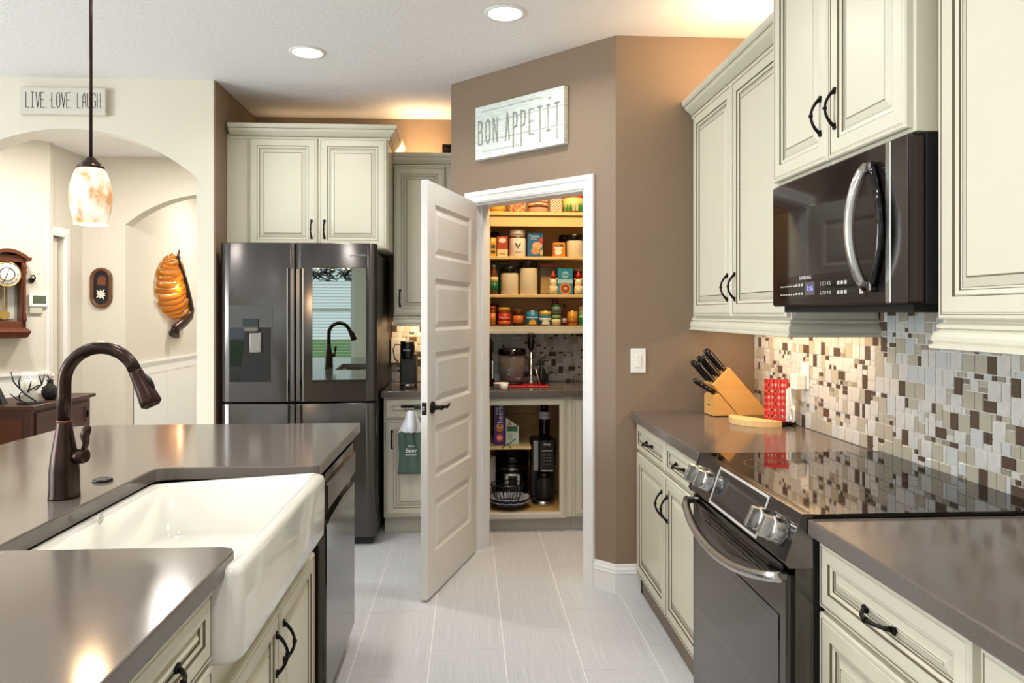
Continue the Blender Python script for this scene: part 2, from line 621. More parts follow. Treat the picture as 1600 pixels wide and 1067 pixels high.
for k, (a, b) in enumerate(WX):
    wd = tag(link('window_%d' % (k + 1), None, None, ((a + b) / 2, -3.55, .45)), 'white framed window with open blinds', None, None, 'structure')
    hw = (b - a) / 2
    mb = MB()
    mb.box(-hw, -hw + .05, -.03, .05, 0, 2.0, trim_w)
    mb.box(hw - .05, hw, -.03, .05, 0, 2.0, trim_w)
    mb.box(-hw, hw, -.03, .05, 0, .05, trim_w)
    mb.box(-hw, hw, -.03, .05, 1.95, 2.0, trim_w)
    mb.box(-hw, hw, -.03, .03, .98, 1.03, trim_w)
    link('window_frame', mb, wd)
    mb = MB()
    for j in range(38):
        mb.box(-hw + .05, hw - .05, .055, .075, .06 + j * .05, .072 + j * .05, slat)
    tag(link('blind', mb, wd), kind='stuff')
struct('ground_outside', MB().box(-30, 30, -40, -3.8, -.4, -.3, mat('lawn', '5f8a3c', .9)), 'green lawn outside the rear windows')

# ------------------------------------------------------------------ cabinets
def door_rings(k=1.0):
    return [(0, 0, cab), (0, .015, cab), (.004, .019, cab), (.0105 * k, .019, glaze), (.0123 * k, .0172, cab), (.0145 * k, .0172, cab), (.017 * k, .019, cab),
            (.052 * k, .019, glaze), (.0542 * k, .0135, cab), (.057 * k, .0150, cab), (.066 * k, .0125, glaze), (.0680 * k, .0085, cab), (.072 * k, .0085, glaze), (.0735 * k, .0075, cab),
            (.0935 * k, .0145, glaze), (.0958 * k, .0128, cab), (.0975 * k, .0155, cab)]


_pull = {}


def pull_mesh():
    if 'p' not in _pull:
        mb = MB()
        L = .058
        pts, rad = [], []
        for t in range(13):
            u = t / 12 * 2 - 1
            pts.append((0, -.006 - .026 * math.cos(u * PI / 2) ** .8, u * L * .86))
            rad.append(.0042 + .0016 * abs(u) ** 3)
        mb.tube(pts, rad, orb2, seg=8)
        for s_ in (-1, 1):
            mb.prism([(-.005, s_ * L * .72), (.005, s_ * L * .72), (.0085, s_ * L), (0, s_ * L * 1.06), (-.0085, s_ * L)], -.007, 0, 'y', orb2, b=.001)
        mb.lathe([(.0062, -.004), (.0068, 0), (.0062, .004)], orb2, 8, (0, -.032, 0))
        _pull['p'] = mb.build('pull_handle')
    return _pull['p']


def add_front(root, kind, x0, x1, z0, z1, y=0.0, hd=None, k=None, name=None):
    """kind door/drawer, hd=('v'|'h', x, z)"""
    w, h = x1 - x0, z1 - z0
    if k is None:
        k = 1.0 if kind == 'door' else .62
    mb = MB()
    mb.rings(0, 0, w, h, door_rings(k))
    o = link(name or kind, mb, root, (x0, y, z0))
    if hd:
        r = (0, 0, 0) if hd[0] == 'v' else (0, PI / 2, 0)
        link('handle', pull_mesh(), o, (hd[1] - x0, -.017, hd[2] - z0), r)
    return o


CROWN = [(0, 0), (.006, .0), (.010, .006), (.010, .016), (.006, .018), (.022, .030), (.040, .045), (.048, .060), (.056, .066), (.060, .074), (.060, .088), (0, .088)]
RAIL = [(0, .062), (.004, .062), (.010, .057), (.010, .050), (.004, .047), (.014, .040), (.018, .030), (.018, .020), (.014, .013), (.022, .010), (.022, .002), (.018, 0), (0, 0)]
RAILM = None


def cabinet(name, label, loc, rz, w, d, z0, z1, group=None, cat='cabinet', toe=None, carcass=None):
    r = thing(name, label, cat, loc, rz, group)
    if carcass is None:
        mb = MB()
        mb.box(0, w, 0, d, z0, z1, cab, b=.001)
        link('carcass', mb, r)
    if toe:
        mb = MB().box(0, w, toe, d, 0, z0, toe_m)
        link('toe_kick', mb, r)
    return r


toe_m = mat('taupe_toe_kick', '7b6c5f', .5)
toe_c = mat('cream_toe_kick', 'c9c5b6', .5)

# --- right wall, base run (fronts face -X, root at far left-hand end: local x runs towards the camera)
RX = .855
RZ = -PI / 2
CT = .907
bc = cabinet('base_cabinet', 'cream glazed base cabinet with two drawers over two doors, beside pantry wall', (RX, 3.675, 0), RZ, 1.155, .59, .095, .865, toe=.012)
add_front(bc, 'drawer', .015, .545, .722, .852, hd=('h', .28, .79))
add_front(bc, 'drawer', .555, 1.145, .722, .852, hd=('h', .78, .79))
add_front(bc, 'door', .015, .545, .105, .708, hd=('v', .505, .575))
add_front(bc, 'door', .555, 1.145, .105, .708, hd=('v', .597, .575))
bc = cabinet('base_cabinet', 'cream glazed drawer base cabinet directly right of the range', (RX, 1.738, 0), RZ, .556, .59, .095, .865, toe=.012)
add_front(bc, 'drawer', .010, .546, .700, .856, k=.8, hd=('h', .27, .775))
add_front(bc, 'door', .010, .546, .105, .688, hd=('v', .50, .58))
bc = cabinet('base_cabinet', 'cream glazed base cabinet cut off by the lower right frame edge', (RX, 1.180, 0), RZ, .90, .59, .095, .865, toe=.012)
add_front(bc, 'drawer', .010, .445, .700, .856, k=.8, hd=('h', .23, .775))
add_front(bc, 'drawer', .455, .89, .700, .856, k=.8, hd=('h', .67, .775))
add_front(bc, 'door', .010, .445, .105, .688, hd=('v', .40, .58))
add_front(bc, 'door', .455, .89, .105, .688, hd=('v', .50, .58))


def counter(name, label, poly, z0=.8665, z1=CT, root=None):
    mb = MB()
    mb.prism(poly, z0 - z1, 0, 'z', quartz, b=.004)
    o = link(name, mb, root, (0, 0, z1))
    if root is None:
        tag(o, label, 'countertop')
    return o


counter('countertop', 'glossy taupe quartz countertop under the knife block', [(.812, 2.527), (1.448, 2.527), (1.448, 3.678), (.812, 3.678)])
counter('countertop', 'glossy taupe quartz countertop right of the range', [(.812, .25), (1.448, .25), (1.448, 1.733), (.812, 1.733)])

# --- right wall uppers
def light_rail(root, path, z):
    mb = MB()
    mb.sweep(path, RAIL, cab)
    return link('light_rail', mb, root, (0, 0, z))


def crown(root, path, z):
    mb = MB()
    mb.sweep(path, CROWN, cab)
    # dark glaze lines in the two coves
    for a, zz in ((.0105, .017), (.0485, .0605)):
        mb.sweep(path, [(a - .002, zz - .0015), (a + .0008, zz - .0015), (a + .0008, zz + .0015), (a - .002, zz + .0015)], glaze)
    return link('crown_moulding', mb, root, (0, 0, z))


UX = 1.130
u1 = cabinet('upper_cabinet', 'tall cream glazed two-door upper cabinet left of the microwave', (UX, 3.675, 0), RZ, 1.137, .315, 1.375, 2.40)
add_front(u1, 'door', .055, .585, 1.385, 2.375, hd=('v', .545, 1.51))
add_front(u1, 'door', .595, 1.130, 1.385, 2.375, hd=('v', .635, 1.51))
light_rail(u1, [(0, 0), (1.137, 0), (1.137, .315)], 1.315)
crown(u1, [(0, 0), (1.137, 0)], 2.372)
mb = MB()
mb.rings(0, 0, .29, .97, [(0, 0, cab), (0, .004, cab), (.05, .004, glaze), (.052, .001, cab), (.056, .003, cab)])
link('side_panel', mb, u1, (1.1372, .012, 1.39), (0, 0, PI / 2))
u2 = cabinet('upper_cabinet', 'cream glazed two-door cabinet mounted above the microwave', (1.065, 2.51, 0), RZ, .80, .38, 1.835, 2.70)
add_front(u2, 'door', .012, .397, 1.845, 2.64, hd=('v', .358, 1.985))
add_front(u2, 'door', .405, .787, 1.845, 2.64, hd=('v', .445, 1.985))
u3 = cabinet('upper_cabinet', 'large cream glazed upper cabinet at the right frame edge', (1.120, 1.692, 0), RZ, .95, .325, 1.375, 2.70)
add_front(u3, 'door', .008, .468, 1.385, 2.62, hd=('v', .43, 1.52))
add_front(u3, 'door', .478, .94, 1.385, 2.62, hd=('v', .52, 1.52))
light_rail(u3, [(0, .325), (0, 0), (.95, 0)], 1.315)

# --- back wall: over-fridge cabinet, coffee corner upper, base
FYC = 4.742
u4 = cabinet('over_fridge_cabinet', 'wide cream glazed two-door cabinet above the refrigerator', (-1.508, FYC, 0), 0, 1.0, .612, 1.800, 2.52)
add_front(u4, 'door', .135, .560, 1.805, 2.50, hd=('v', .525, 1.925))
add_front(u4, 'door', .570, .992, 1.805, 2.50, hd=('v', .605, 1.925))
crown(u4, [(0.02, 0), (1.0, 0), (1.0, .61)], 2.49)
u5 = cabinet('upper_cabinet', 'narrow cream glazed upper cabinet over the coffee maker', (-.505, 5.05, 0), 0, .398, .305, 1.375, 2.42)
add_front(u5, 'door', .006, .345, 1.385, 2.385, hd=('v', .045, 1.50), k=.9)
crown(u5, [(0, 0), (.395, 0)], 2.385)
light_rail(u5, [(0, 0), (.395, 0)], 1.313)
b5 = cabinet('base_cabinet', 'cream glazed base cabinet with a drawer behind the open door', (-.535, 4.742, 0), 0, .428, .60, .105, .865, toe=.06)
b5.children[1].data.materials[0] = toe_c
dr = add_front(b5, 'drawer', .012, .41, .735, .852)
mb = MB()
mb.box(.10, .335, -.045, -.034, -.005, .012, orb2, b=.002)
mb.box(.115, .125, -.04, 0, -.002, .009, orb2)
mb.box(.31, .32, -.04, 0, -.002, .009, orb2)
link('handle', mb, dr, (0, -.015, .075))
add_front(b5, 'door', .012, .41, .118, .718, hd=('v', .052, .60), k=.95)
counter('countertop', 'short taupe quartz countertop beneath the coffee maker', [(-.548, 4.70), (-.107, 4.70), (-.107, 5.34), (-.548, 5.34)])

# --- island: base units face +X
IXF = -.525
ib = cabinet('island_sink_cabinet', 'cream glazed two-door island cabinet under the farmhouse sink', (IXF, 1.515, 0), PI / 2, .985, .40, .095, .685, toe=.012)
add_front(ib, 'door', .022, .510, .105, .610, hd=('v', .475, .50), k=.95)
add_front(ib, 'door', .518, .970, .105, .610, hd=('v', .553, .50), k=.95)
idr = cabinet('island_drawer_cabinet', 'cream glazed island cabinet with drawer, nearest to the camera', (IXF, .80, 0), PI / 2, .71, .58, .095, .865, toe=.012)
add_front(idr, 'drawer', .24, .705, .715, .852, k=.8, hd=('h', .47, .782))
add_front(idr, 'door', .24, .705, .105, .703, hd=('v', .28, .58))
add_front(idr, 'door', .01, .23, .105, .852, hd=('v', .19, .70))
# island back part (body below the overhang)
ibd = tag(link('kitchen_island', None, None, (-1.13, 0, 0)), 'cream island body under the wide worktop', 'island')
mb = MB()
mb.box(-.37, .02, .82, 3.28, 0.0, .866, cab)
mb.box(.02, .60, 3.20, 3.28, 0, .866, cab)
link('carcass', mb, ibd)
# island worktop with notch for the sink
poly = [(-.487, .55), (-.487, 1.575), (-.495, 1.592), (-.515, 1.602), (-.985, 1.602)]
for k in range(1, 6):
    a = PI / 2 * k / 6
    poly.append((-.985 + .045 * (1 - math.cos(a)) * 0 - 0, 1.602)) if False else None
poly += [(-.992, 1.62), (-.992, 2.375), (-.985, 2.405), (-.965, 2.421), (-.94, 2.427), (-.50, 2.427), (-.487, 2.433), (-.483, 2.445), (-.483, 3.355), (-.490, 3.368)]
poly += [(-1.60, 3.368), (-1.655, 3.36), (-1.70, 3.335), (-1.728, 3.29), (-1.74, 3.23), (-1.75, 3.0), (-1.75, .55)]
counter('island_countertop', 'glossy taupe quartz island worktop cut out around the sink', poly)

# --- backsplashes: random modular mosaic
marble = mat('white_marble_tile', 'd9d6cf', .28, var=('c2bfb8', 30, I3, .2))
beige = mat('beige_ribbed_glass_tile', 'b9b2a0', .2, var=('aaa391', 40, (6, 1, 1), .3))
brown = mat('brown_glass_tile', '524437', .12, var=('5e4f42', 40, (8, 1, 1), .3))
bluey = mat('pale_blue_grey_glass_tile', 'c4c6c4', .08)
mtaup = mat('taupe_glass_tile', '98907f', .2)
metal_t = mat('mirror_strip_tile', 'a8a8a8', .3, 1.0)
TS = .0178
_tm = {}


def tmesh(w, h, m):
    key = (w, h, m.name)
    if key not in _tm:
        g = .0014
        mb = MB()
        mb.box(g, w * TS - g, -.0062, -.001, g, h * TS - g, m, b=.0007)
        _tm[key] = mb.build('tile')
    return _tm[key]


def mosaic(root, cols, rowfn, imp, limit, minarea=1):
    occ = set()
    dark = set()
    rmax = max(rowfn(c) for c in range(cols))
    sizes = [(3, 3, 34), (2, 3, 22), (3, 2, 6), (2, 2, 12), (1, 2, 7), (2, 1, 9), (1, 1, 6), (1, 3, 7), (3, 4, 8)]
    tl = []
    for c in range(cols):
        for r in range(rowfn(c)):
            if (c, r) in occ:
                continue
            cand = []
            for w, h, wt in sizes:
                ok = all((c + i, r + j) not in occ and c + i < cols and r + j < rowfn(c + i) and (r // 6 == (r + j) // 6) for i in range(w) for j in range(h))
                if ok:
                    cand.append((w, h, wt))
            w, h, _ = random.choices(cand, [q[2] for q in cand])[0]
            nb = any((c - 1, r + j) in dark for j in range(h)) or any((c + i, r - 1) in dark for i in range(w))
            for i in range(w):
                for j in range(h):
                    occ.add((c + i, r + j))
            a = w * h
            if a >= 9:
                m = random.choices([marble, beige, bluey], [5, 3, 2])[0]
            elif a == 6:
                m = random.choices([brown, beige, marble], [9, 3, 3])[0]
            elif a == 4:
                m = random.choices([marble, beige, bluey], [4, 3, 2])[0]
            elif a == 3:
                m = random.choices([bluey, beige, brown, marble, metal_t], [3, 3, 3, 3, .5])[0]
            else:
                m = random.choices([brown, beige, mtaup, marble, metal_t], [7, 4, 2, 5, .5])[0]
            if m is brown and nb and random.random() < .85:
                m = random.choice([marble, beige, marble, bluey])
            if m is brown:
                dark.update((c + i, r + j) for i in range(w) for j in range(h))
            tl.append((imp(c, r) * a if a >= minarea else 0, c, r, w, h, m))
    tl.sort(key=lambda t: -t[0])
    rest = MB()
    for k, (im, c, r, w, h, m) in enumerate(tl):
        if k < limit and im > 0:
            link('tile', tmesh(w, h, m), root, (c * TS, 0, r * TS))
        else:
            g = .0014
            rest.box(c * TS + g, (c + w) * TS - g, -.0062, -.001, r * TS + g, (r + h) * TS - g, m)
    o = link('small_tile_field', rest, root)
    o['kind'] = 'stuff'


bs = thing('tile_backsplash', 'mosaic tile backsplash of white, beige and brown pieces behind the range', 'backsplash', (1.449, 3.678, .908), RZ)
NC = int(3.05 / TS)
link('grout_bed', MB().box(0, NC * TS, -.002, 0, 0, 26 * TS, grout).box((3.678 - 2.51) + .002, (3.678 - 1.70), -.002, 0, 26 * TS, 30 * TS, grout), bs)


def rows_r(c):
    y = 3.678 - (c + .5) * TS
    return 29 if 1.71 < y < 2.49 else 26


def imp_r(c, r):
    y = 3.678 - (c + .5) * TS
    if y < 1.90 - 0 and (r * TS + .908) < (1.4 - (y * .24)):
        pass
    if y < 1.80:
        return 0
    return 1 / y ** 3


mosaic(bs, NC, rows_r, imp_r, 295)
bs2 = thing('tile_backsplash', 'small mosaic tile backsplash behind the black coffee maker', 'backsplash', (-.548, 5.358, .908), 0)
link('grout_bed', MB().box(0, .44, -.002, 0, 0, 24 * TS, grout), bs2)
mosaic(bs2, 24, lambda c: 23, lambda c, r: 1, 295, 4)
bs3 = thing('tile_backsplash', 'mosaic tile backsplash inside the pantry above its worktop', 'backsplash', (.01, 5.358, .908), 0)
link('grout_bed', MB().box(0, 60 * TS, -.002, 0, 0, 20 * TS, grout), bs3)
mosaic(bs3, 60, lambda c: 20, lambda c, r: 1 if c < 48 else 0, 120, 4)

# ------------------------------------------------------------------ pantry cabinetry
pb = thing('pantry_base_cabinet', 'cream pantry base cabinet with open mitred frame and inner shelf', 'cabinet', (.01, 4.742, 0))
mb = MB()
ox0, ox1, oz0, oz1 = .128, .572, .125, .812   # opening (local x)
mb.box(0, ox0, 0, .02, .09, .865, cab)
mb.box(ox1, .655, 0, .02, .09, .865, cab)
mb.box(ox0, ox1, 0, .02, .09, oz0, cab)
mb.box(ox0, ox1, 0, .02, oz1, .865, cab)
link('face_frame', mb, pb)
mb = MB()
mb.box(0, .655, .58, .60, .09, .865, cab_in)
mb.box(0, .018, .02, .58, .09, .865, cab_in)
mb.box(.637, .655, .02, .58, .09, .865, cab_in)
mb.box(.018, .637, .02, .58, .105, .125, cab_in)
link('carcass', mb, pb)
link('shelf', MB().box(.018, .395, .05, .57, .518, .538, shelfm), pb)
mb = MB()
mb.sweep([(ox0, oz0), (ox1, oz0), (ox1, oz1), (ox0, oz1)], [(0, 0), (0, .016), (.008, .019), (.03, .019), (.036, .013), (.040, .013), (.040, 0)], cab, closed=True, fn=lambda x, y, z: (x, -z, y))
link('door_frame', mb, pb)
link('toe_kick', MB().box(0, .655, .06, .58, 0, .09, toe_c), pb)
# two rows of pilot holes on the back panel
mb = MB()
for zz in (.755, .672):
    for k in range(9):
        x_ = .235 + k * .028
        mb.box(x_, x_ + .016, .5785, .580, zz, zz + .004, blk_m)
tag(link('peg_slots', mb, pb), kind='stuff')
pb2 = cabinet('pantry_base_cabinet', 'closed cream pantry cabinet half hidden by right door casing', (.667, 4.742, 0), 0, .50, .60, .09, .865)
add_front(pb2, 'door', .006, .48, .098, .845, k=1)
link('toe_kick', MB().box(0, .50, .06, .58, 0, .09, toe_c), pb2)
counter('pantry_countertop', 'taupe quartz worktop inside the pantry', [(.007, 4.70), (1.44, 4.70), (1.44, 5.348), (.007, 5.348)])

ps = thing('pantry_shelf_unit', 'open maple wall shelf unit in the pantry holding jars and tins', 'shelf', (.01, 5.05, 0))
mb = MB()
mb.box(0, .138, 0, .02, 1.262, 2.09, shelfm)
mb.box(.138, 1.2, 0, .02, 1.99, 2.062, shelfm, b=.002)
mb.box(.138, 1.2, -.003, .02, 1.285, 1.31, cab)
mb.box(0, 1.2, -.012, .02, 1.258, 1.284, cab, b=.003)
link('face_frame', mb, ps)
link('top_panel', MB().box(0, 1.2, -.012, .30, 2.064, 2.088, shelfm, b=.003), ps)
mb = MB()
mb.box(0, .018, .02, .30, 1.285, 2.062, cab_in)
mb.box(0, 1.2, .292, .302, 1.285, 2.062, cab_in)
mb.box(0, 1.2, .02, .292, 1.285, 1.312, cab_in)
link('carcass', mb, ps)
for zz in (1.526, 1.786):
    link('shelf', MB().box(.019, 1.2, .006, .29, zz - .020, zz, shelfm, b=.002), ps)

# ------------------------------------------------------------------ pantry door leaf
Hp = Vector((.047, 4.345))
Fp = Vector((-.197, 3.600))
dv = (Fp - Hp)
DL = dv.length
rz_leaf = math.atan2((Hp - Fp).y, (Hp - Fp).x)   # local x from free edge to hinge
lf = thing('pantry_door', 'white five-panel pantry door standing open', 'door', (Fp.x, Fp.y, .012), rz_leaf)
DH = 2.032
mb = MB()
st = .105
pan = []
for k in range(5):
    zt = 1.925 - k * .3655
    pan.append((zt - .262, zt))
T = .035
xs = [0, st, DL - st, DL]
zs = [0] + [v for p in reversed(pan) for v in p] + [DH]
for face_y, sgn in ((0, 1), (T, -1)):
    # stiles and rails as flat boxes in one mesh
    pass
mb.box(0, st, 0, T, 0, DH, door_w, b=.0015)
mb.box(DL - st, DL, 0, T, 0, DH, door_w, b=.0015)
for k in range(0, len(zs), 2):
    mb.box(st, DL - st, 0, T, zs[k], zs[k + 1], door_w)
link('door_slab', mb, lf)
PR = [(0, .0, door_w), (0, -.001, door_w), (.016, -.011, door_w), (.022, -.011, door_w), (.050, -.003, door_w), (.054, -.003, door_w)]
for (a, b) in pan:
    mb = MB()
    mb.rings(0, 0, DL - 2 * st, b - a, PR, back=False)
    mb.box(0, DL - 2 * st, .012, T - .008, 0, b - a, door_w)
    link('panel', mb, lf, (st, 0, a))
# lever handles and latch
mb = MB()
mb.lathe([(.030, 0), (.031, -.005), (.027, -.010), (.012, -.013), (.010, -.045), (.013, -.048), (.012, -.055)], orb2, 18, axis='y')
mb.tube([(0, -.050, 0), (.03, -.052, .002), (.065, -.054, -.004), (.10, -.052, .004), (.115, -.05, .008)], [.009, .0085, .0075, .0065, .004], orb2, 8)
hl = link('lever_handle', mb, lf, (.060, 0, .925))
mb = MB()
mb.lathe([(.030, 0), (.031, .005), (.027, .010), (.012, .013), (.010, .045), (.012, .055)], orb2, 18, axis='y')
mb.tube([(0, .050, 0), (.03, .052, .002), (.065, .054, -.004), (.10, .052, .004)], [.009, .0085, .0075, .0055], orb2, 8)
link('lever_handle', mb, lf, (.060, T, .925))
mb = MB()
mb.box(-.0015, .001, .005, .030, .895, .955, orb2, b=.001)
mb.box(-.010, 0, .011, .024, .915, .935, steel, b=.003)
link('latch_plate', mb, lf)
mb = MB()
for zz in (.18, 1.0, 1.82):
    mb.lathe([(.006, zz), (.006, zz + .09)], orb2, 8, (DL + .004, T + .002, 0))
link('hinge', mb, lf)

# ------------------------------------------------------------------ refrigerator
fr = thing('refrigerator', 'black stainless four-door refrigerator with mirrored panel and dispenser', 'refrigerator', (-1.474, 4.50, 0))
FWd = .922
mb = MB()
mb.box(.006, FWd - .006, .075, .80, .045, 1.77, mat('fridge_side_grey', '141212', .35, .3), b=.004)
mb.box(.03, FWd - .03, .05, .12, 0, .045, blk_m)
link('body', mb, fr)
link('hinge_cover', MB().box(.01, .10, .03, .16, 1.77, 1.792, blk, b=.006), fr)
link('hinge_cover', MB().box(FWd - .10, FWd - .01, .03, .16, 1.77, 1.792, blk, b=.006), fr)


def fdoor(name, x0, x1, z0, z1, lab=None, hole=None, edge=None):
    """bulged door skin with rounded outer edges, inner edge relieved"""
    w = x1 - x0
    n_ = 14
    pts = []
    for k in range(n_ + 1):
        u = k / n_
        x = x0 + w * u
        gx = (x - 0) / FWd
        bul = -.018 * (1 - (2 * gx - 1) ** 2)
        yy = bul
        dd = min(x - x0, x1 - x)
        if (edge == 'L' and u < .5) or (edge == 'R' and u > .5):
            dd2 = (x - x0) if edge == 'L' else (x1 - x)
            if dd2 < .03:
                yy += .022 * (1 - dd2 / .03) ** 1.6
        pts.append((x, yy))
    poly_ = pts + [(x1, .07), (x0, .07)]
    mb = MB()
    mb.prism(poly_, z0, z1, 'z', blk_st, smooth=True, b=.003)
    return link(name, mb, fr)


XM = .4455
dlft = fdoor('door', .0, XM - .003, .872, 1.818, edge='L')
drgt = fdoor('door', XM + .003, FWd, .872, 1.818, edge='R')
fdoor('lower_door', .0, XM - .003, .055, .860, edge='L')
fdoor('lower_door', XM + .003, FWd, .055, .860, edge='R')


def ridge(parent, x0, x1, z0, z1, y0, y1, m, nm='recess', b=.002):
    return link(nm, MB().box(x0, x1, y0, y1, z0, z1, m, b=b), parent)


# vertical grips along the centre split
for par, za, zb in ((dlft, .875, 1.665), (drgt, .875, 1.665)):
    s_ = -1 if par is dlft else 1
    xa, xb = sorted((XM + s_ * .004, XM + s_ * .030))
    ridge(par, xa, xb, za, zb, -.026, -.012, blk_st2, 'grip', .004)
    xa, xb = sorted((XM + s_ * .030, XM + s_ * .043))
    ridge(par, xa, xb, za, zb, -.0205, -.01, blk_gl, 'grip_recess', .0)
    xa, xb = sorted((XM + s_ * .043, XM + s_ * .049))
    ridge(par, xa, xb, za, zb, -.0225, -.01, steel, 'grip_trim', .001)
for s_ in (-1, 1):
    xa, xb = sorted((XM + s_ * .004, XM + s_ * .030))
    ridge(fr, xa, xb, .30, .855, -.026, -.012, blk_st2, 'lower_grip', .004)
    xa, xb = sorted((XM + s_ * .030, XM + s_ * .043))
    ridge(fr, xa, xb, .30, .855, -.0205, -.01, blk_gl, 'lower_grip_recess', 0)
# dispenser
dp = link('dispenser', MB().box(.058, .312, -.0215, .0, .985, 1.447, blk_st2, b=.003), dlft)
link('control_panel', MB().box(.062, .308, -.0225, -.015, 1.318, 1.443, blk_st, b=.002), dp)
mb = MB()
mb.box(.064, .306, -.0232, -.02, .990, 1.316, mat('dispenser_cavity', '2c2a2a', .3, .6))
mb.prism([(.064, .990), (.064, 1.316), (.152, 1.316), (.148, 1.20), (.118, .990)], -.0238, -.0230, 'y', blk_gl)
link('cavity', mb, dp)
link('display', MB().box(.142, .232, -.032, -.02, 1.322, 1.366, mat('display_green_black', '10201c', .1), b=.002), dp)
link('spout', MB().box(.150, .235, -.040, -.02, 1.290, 1.318, blk_st2, b=.005), dp)
link('paddle', MB().box(.182, .252, -.036, -.022, 1.165, 1.284, mat('satin_paddle', '8e8985', .35, .9), b=.012, seg=2), dp)
# mirrored flex panel
mp_ = link('mirror_panel', MB().box(.546, .868, -.0225, .0, .990, 1.672, blk_gl, b=.002), drgt)
link('mirror_glass', MB().box(-.157, .157, -.002, .002, .994, 1.668, mirror, b=.001), mp_, (.707, -.0310, 0), (0, 0, .040))
text('SAMSUNG', .017, drgt, (.815, -.0135, 1.745), FX, flat('9a9a98', .4), sx=1.3)

# ------------------------------------------------------------------ dishwasher
dw = thing('dishwasher', 'black stainless dishwasher at the far end of the island', 'dishwasher', (-.475, 2.520, 0), PI / 2)
DWW = .615
mb = MB()
mb.box(.004, DWW - .004, .035, .55, .10, .862, blk_m)
mb.box(.01, DWW - .01, .06, .5, 0, .10, blk_m)
link('body', mb, dw)
link('door_panel', MB().box(0, DWW, 0, .035, .105, .690, mat('dark_gloss_stainless', '5b5859', .12, 1.0), b=.004), dw)
link('control_panel', MB().box(0, DWW, -.004, .035, .735, .825, mat('dark_gloss_stainless', '5b5859', .12, 1.0), b=.004), dw)
mb = MB()
mb.box(.004, DWW - .004, .018, .035, .690, .735, blk_gl)
mb.box(.004, DWW - .004, .006, .035, .825, .860, blk_gl)
link('handle_recess', mb, dw)
mb = MB()
mb.prism([(.02, .690), (DWW - .02, .690), (DWW - .03, .700), (DWW / 2, .712), (.03, .700)], -.004, .02, 'y', blk_st2)
link('handle', mb, dw)

# ------------------------------------------------------------------ farmhouse sink
SX0, SX1, SY0, SY1 = -1.003, -.455, 1.515, 2.412
sk = thing('farmhouse_sink', 'white fireclay farmhouse sink with exposed apron front', 'sink', (-.70, 1.94, .70))


def rrect(x0, x1, y0, y1, r, n_=5):
    o = []
    for cx, cy, a0 in ((x1 - r, y1 - r, 0), (x0 + r, y1 - r, PI / 2), (x0 + r, y0 + r, PI), (x1 - r, y0 + r, 1.5 * PI)):
        for k in range(n_ + 1):
            a = a0 + PI / 2 * k / n_
            o.append((cx + r * math.cos(a), cy + r * math.sin(a)))
    return o


mb = MB()
ox, oy = -.70, 1.94
# outer shell, rim, inner bowl as stacked rounded rectangles
rr = []
for ins, r, z in ((.012, .035, .690), (.0, .045, .705), (0, .035, .74), (0, .03, .872), (.004, .03, .884), (.014, .03, .890), (.032, .03, .890), (.040, .04, .884), (.046, .045, .86), (.060, .06, .72), (.085, .075, .702), (.14, .05, .697)):
    rr.append([mb.bm.verts.new((x - ox, y - oy, z - .70 - (.026 if (z > .86 and x < -.503) else 0))) for x, y in rrect(SX0 + ins, SX1 - ins, SY0 + ins, SY1 - ins, r)])
for a, b in zip(rr, rr[1:]):
    for k in range(len(a)):
        mb.face([a[k], a[(k + 1) % len(a)], b[(k + 1) % len(a)], b[k]], sinkm, True)
mb.face(rr[0][::-1], sinkm)
mb.face(rr[-1], sinkm)
bmesh.ops.recalc_face_normals(mb.bm, faces=mb.bm.faces[:])
link('basin', mb, sk)
link('drain', MB().lathe([(.045, 0), (.045, .004), (.035, .006), (.02, .002)], steel, 20, (-.02, 0, -.001)), sk)
mb = MB().lathe([(.011, 0), (.012, .001), (.009, .002), (.008, .001)], steel, 16, axis='x')
link('maker_badge', mb, sk, (SX0 + .0490 - ox, 1.99 - oy, .165))

# ------------------------------------------------------------------ faucet
fc = thing('kitchen_faucet', 'oil-rubbed bronze pull-down gooseneck faucet behind the sink', 'faucet', (-1.078, 2.05, CT))
mb = MB()
mb.lathe([(.0385, 0), (.0385, .004), (.037, .02), (.0365, .07), (.033, .11), (.026, .15), (.021, .18), (.0185, .198), (.0180, .205)], orb, 24)
link('body', mb, fc)
mb = MB()
mb.lathe([(.0188, .204), (.0188, .207)], mat('copper_ring', '8a5a40', .3, .9), 20)
link('ring', mb, fc)
mb = MB()
pts = [(0, 0, .207), (0, 0, .27), (0, 0, .305)]
R_ = .095
for k in range(1, 15):
    a = PI - (PI - math.radians(20)) * k / 14
    pts.append((R_ + R_ * math.cos(a), 0, .305 + R_ * math.sin(a)))
mb.tube(pts, .0168, orb, 18)
link('spout', mb, fc)
e0 = Vector(pts[-1])
dd = (e0 - Vector(pts[-2])).normalized()
mb = MB()
q = [e0 + dd * t for t in (.0, .003, .02, .06, .085, .098, .102)]
mb.tube(q, [.0172, .0178, .0185, .0235, .0270, .0275, .024], orb, 20)
hd = link('spray_head', mb, fc)
mb = MB()
mb.tube([e0 + dd * .101, e0 + dd * .106], [.021, .019], blk_m, 16)
link('nozzle', mb, hd)
pv = Vector((dd.z, 0, -dd.x))
if pv.x < 0:
    pv = -pv
mb = MB()
mb.tube([e0 + dd * .02 + pv * .0175, e0 + dd * .035 + pv * .0205, e0 + dd * .05 + pv * .0222, e0 + dd * .065 + pv * .0225], [.004, .0075, .0075, .004], blk, 10)
link('button', mb, hd)
mb = MB()
mb.tube([(.02, 0, .108), (.050, -.004, .112), (.060, -.005, .113)], [.0205, .0205, .0175], orb, 16)
